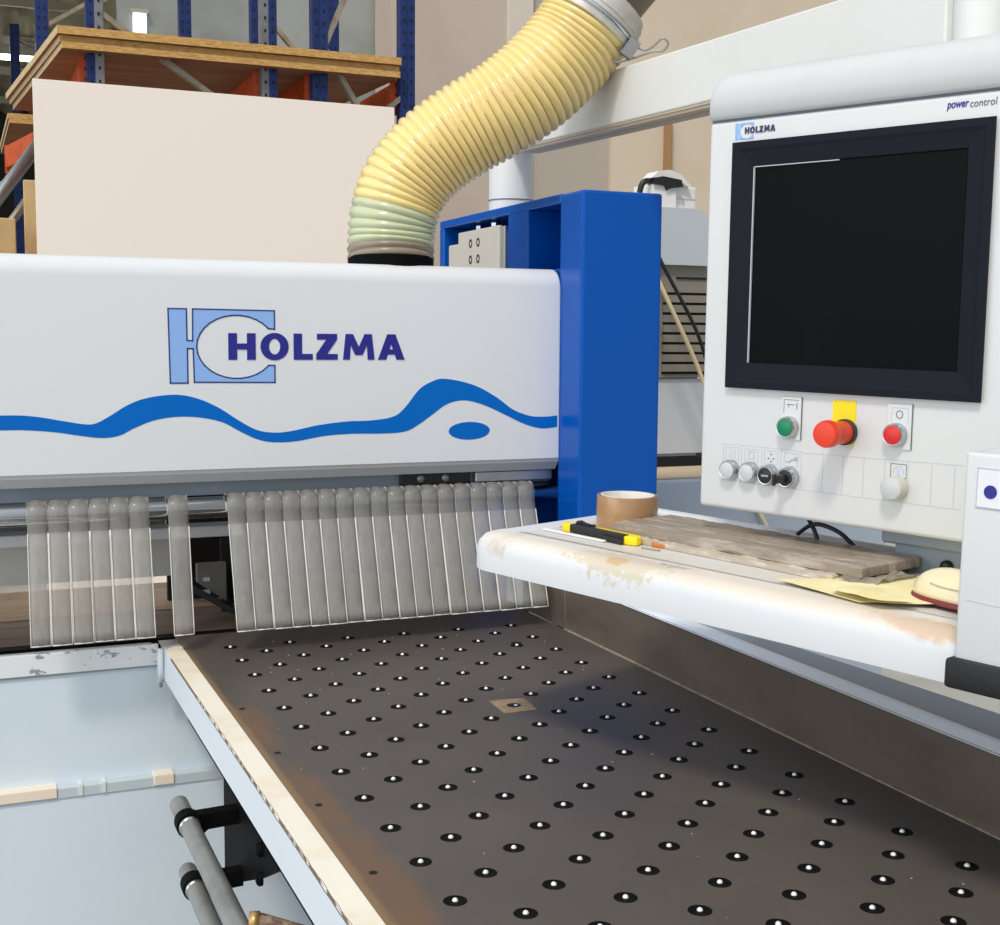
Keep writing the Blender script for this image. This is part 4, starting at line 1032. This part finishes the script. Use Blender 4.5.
t = thing('base_housing', 'blue grey base housing with sandy top below the louvred cabinet', 'machine housing', (0, 3.15, 0))
mb = MB(); mb.box((1.5, 0, 0), (2.64, .9, 1.155), cab_blue, .01, 2); mb.build('housing_body', t)
mb = MB(); mb.box((1.5, .005, 1.155), (2.635, .9, 1.160), kraft); mb.box((1.5, .27, 1.16), (2.63, .9, 1.188), hole_m); mb.build('housing_top', t)
t = thing('junction_box', 'white junction box with a black cable plug on top of the cabinet', 'junction box', (1.96, 3.45, 1.946))
bw = M('box_white', (232, 230, 226), .5).m
mb = MB(); mb.box((0, 0, 0), (.085, .12, .075), bw, .004, 2); mb.box((.088, .02, 0), (.165, .1, .072), bw, .004, 2); mb.build('box_body', t)
mb = MB(); mb.box((.09, .018, .034), (.162, .021, .036), line_m); mb.box((.12, .018, .01), (.122, .021, .034), line_m); mb.build('seams', t)
mb = MB(); b = bmesh.new()
mb.prism([(.0, .092), (.02, .112), (.06, .118), (.10, .104), (.135, .072), (.128, .068), (.095, .084), (.05, .092)], 1, .0, .07, bw); mb.build('arched_lid', t)
mb = MB(); mb.prism([(-.005, .088), (.03, .096), (.095, .088), (.10, .068), (.06, .062), (.045, .055), (.04, .068), (.0, .072)], 1, -.01, .03, blk_plastic); mb.tube(spline([(.0, .01, .082), (-.025, .01, .078), (-.038, .01, .05), (-.038, .01, .0), (-.038, .01, -.06)], 5), .009, blk_plastic, 10); mb.build('plug', t)
mb = MB(); mb.tube(spline([(1.905, 3.36, 1.85), (1.93, 3.33, 1.77), (2.03, 3.3, 1.58), (2.12, 3.3, 1.38), (2.3, 3.3, 1.165)], 8), .0055, blk_plastic, 10)
tag(mb.build('cable'), 'black cable slanting down across the louvred panel', 'cable', 'loose cables')
mb = MB(); mb.tube(spline([(1.86, 3.30, 1.80), (1.90, 3.28, 1.70), (1.95, 3.27, 1.60), (2.03, 3.27, 1.45), (2.08, 3.26, 1.30), (2.10, 3.2, 1.18), (2.16, 3.12, 1.03), (2.22, 3.10, .9)], 8), .0065, cable_cream, 10)
tag(mb.build('cable'), 'cream cable hanging in a bow beside the blue column', 'cable', 'loose cables')

# ------------------------------------------------------------------ light
W = bpy.data.worlds.new('hall_daylight'); bpy.context.scene.world = W; W.use_nodes = True
nt = W.node_tree; bg = nt.nodes['Background']
tc = nt.nodes.new('ShaderNodeTexCoord'); dp = nt.nodes.new('ShaderNodeVectorMath'); dp.operation = 'DOT_PRODUCT'
rp = nt.nodes.new('ShaderNodeValToRGB'); nt.links.new(tc.outputs['Generated'], dp.inputs[0])
dp.inputs[1].default_value = Vector((-.80, -.30, .52)).normalized()
mr = nt.nodes.new('ShaderNodeMapRange'); mr.inputs['From Min'].default_value = -1; mr.inputs['From Max'].default_value = 1
nt.links.new(dp.outputs['Value'], mr.inputs['Value']); nt.links.new(mr.outputs[0], rp.inputs[0])
rp.color_ramp.elements[0].position = .15; rp.color_ramp.elements[0].color = (.24, .24, .25, 1)
rp.color_ramp.elements[1].position = .95; rp.color_ramp.elements[1].color = (1.18, 1.27, 1.36, 1)
e = rp.color_ramp.elements.new(.55); e.color = (.50, .52, .56, 1)
nt.links.new(rp.outputs[0], bg.inputs['Color']); bg.inputs['Strength'].default_value = .76
sd = bpy.data.lights.new('skylight_sun', 'SUN'); sd.energy = 1.75; sd.angle = math.radians(9); sd.color = (1, .91, .79)
so = bpy.data.objects.new('skylight_sun', sd); C.objects.link(so)
ld_ = Vector((-.145, -.175, .30)); so.rotation_euler = ld_.to_track_quat('Z', 'Y').to_euler(); so.location = (-2, -3, 6)

wl = bpy.data.lights.new('left_fill', 'AREA'); wl.shape = 'RECTANGLE'; wl.size = 6; wl.size_y = 2.6; wl.energy = 75; wl.color = (.94, .98, 1)  # unseen area fill, added to brighten the faces turned left
wo = bpy.data.objects.new('left_fill', wl); C.objects.link(wo); wo.location = (-7, .8, 2.6)
wo.rotation_euler = Vector((-1, -.05, .12)).to_track_quat('Z', 'Y').to_euler()

# ------------------------------------------------------------------ camera
pitch, yaw, roll = math.radians(5.51980555), math.radians(23.00055718), math.radians(.37900772)
fw = Vector((math.sin(yaw)*math.cos(pitch), math.cos(yaw)*math.cos(pitch), -math.sin(pitch)))
rt = Vector((math.cos(yaw), -math.sin(yaw), 0)); upv = rt.cross(fw)
c, s_ = math.cos(roll), math.sin(roll)
r2 = rt*c+upv*s_; u2_ = upv*c-rt*s_
cam = bpy.data.cameras.new('camera'); co = bpy.data.objects.new('camera', cam); C.objects.link(co)
mx = Matrix((r2, u2_, -fw)).transposed().to_4x4(); mx.translation = (0, 0, 1.55); co.matrix_world = mx
cam.sensor_fit = 'HORIZONTAL'; cam.sensor_width = 36; cam.lens = 1283.0627/1000*36; cam.clip_start = .05; cam.clip_end = 100
bpy.context.scene.camera = co
vs = bpy.context.scene.view_settings
vs.view_transform = 'Standard'; vs.look = 'None'; vs.gamma = 1; vs.use_curve_mapping = False; vs.exposure = 0.12
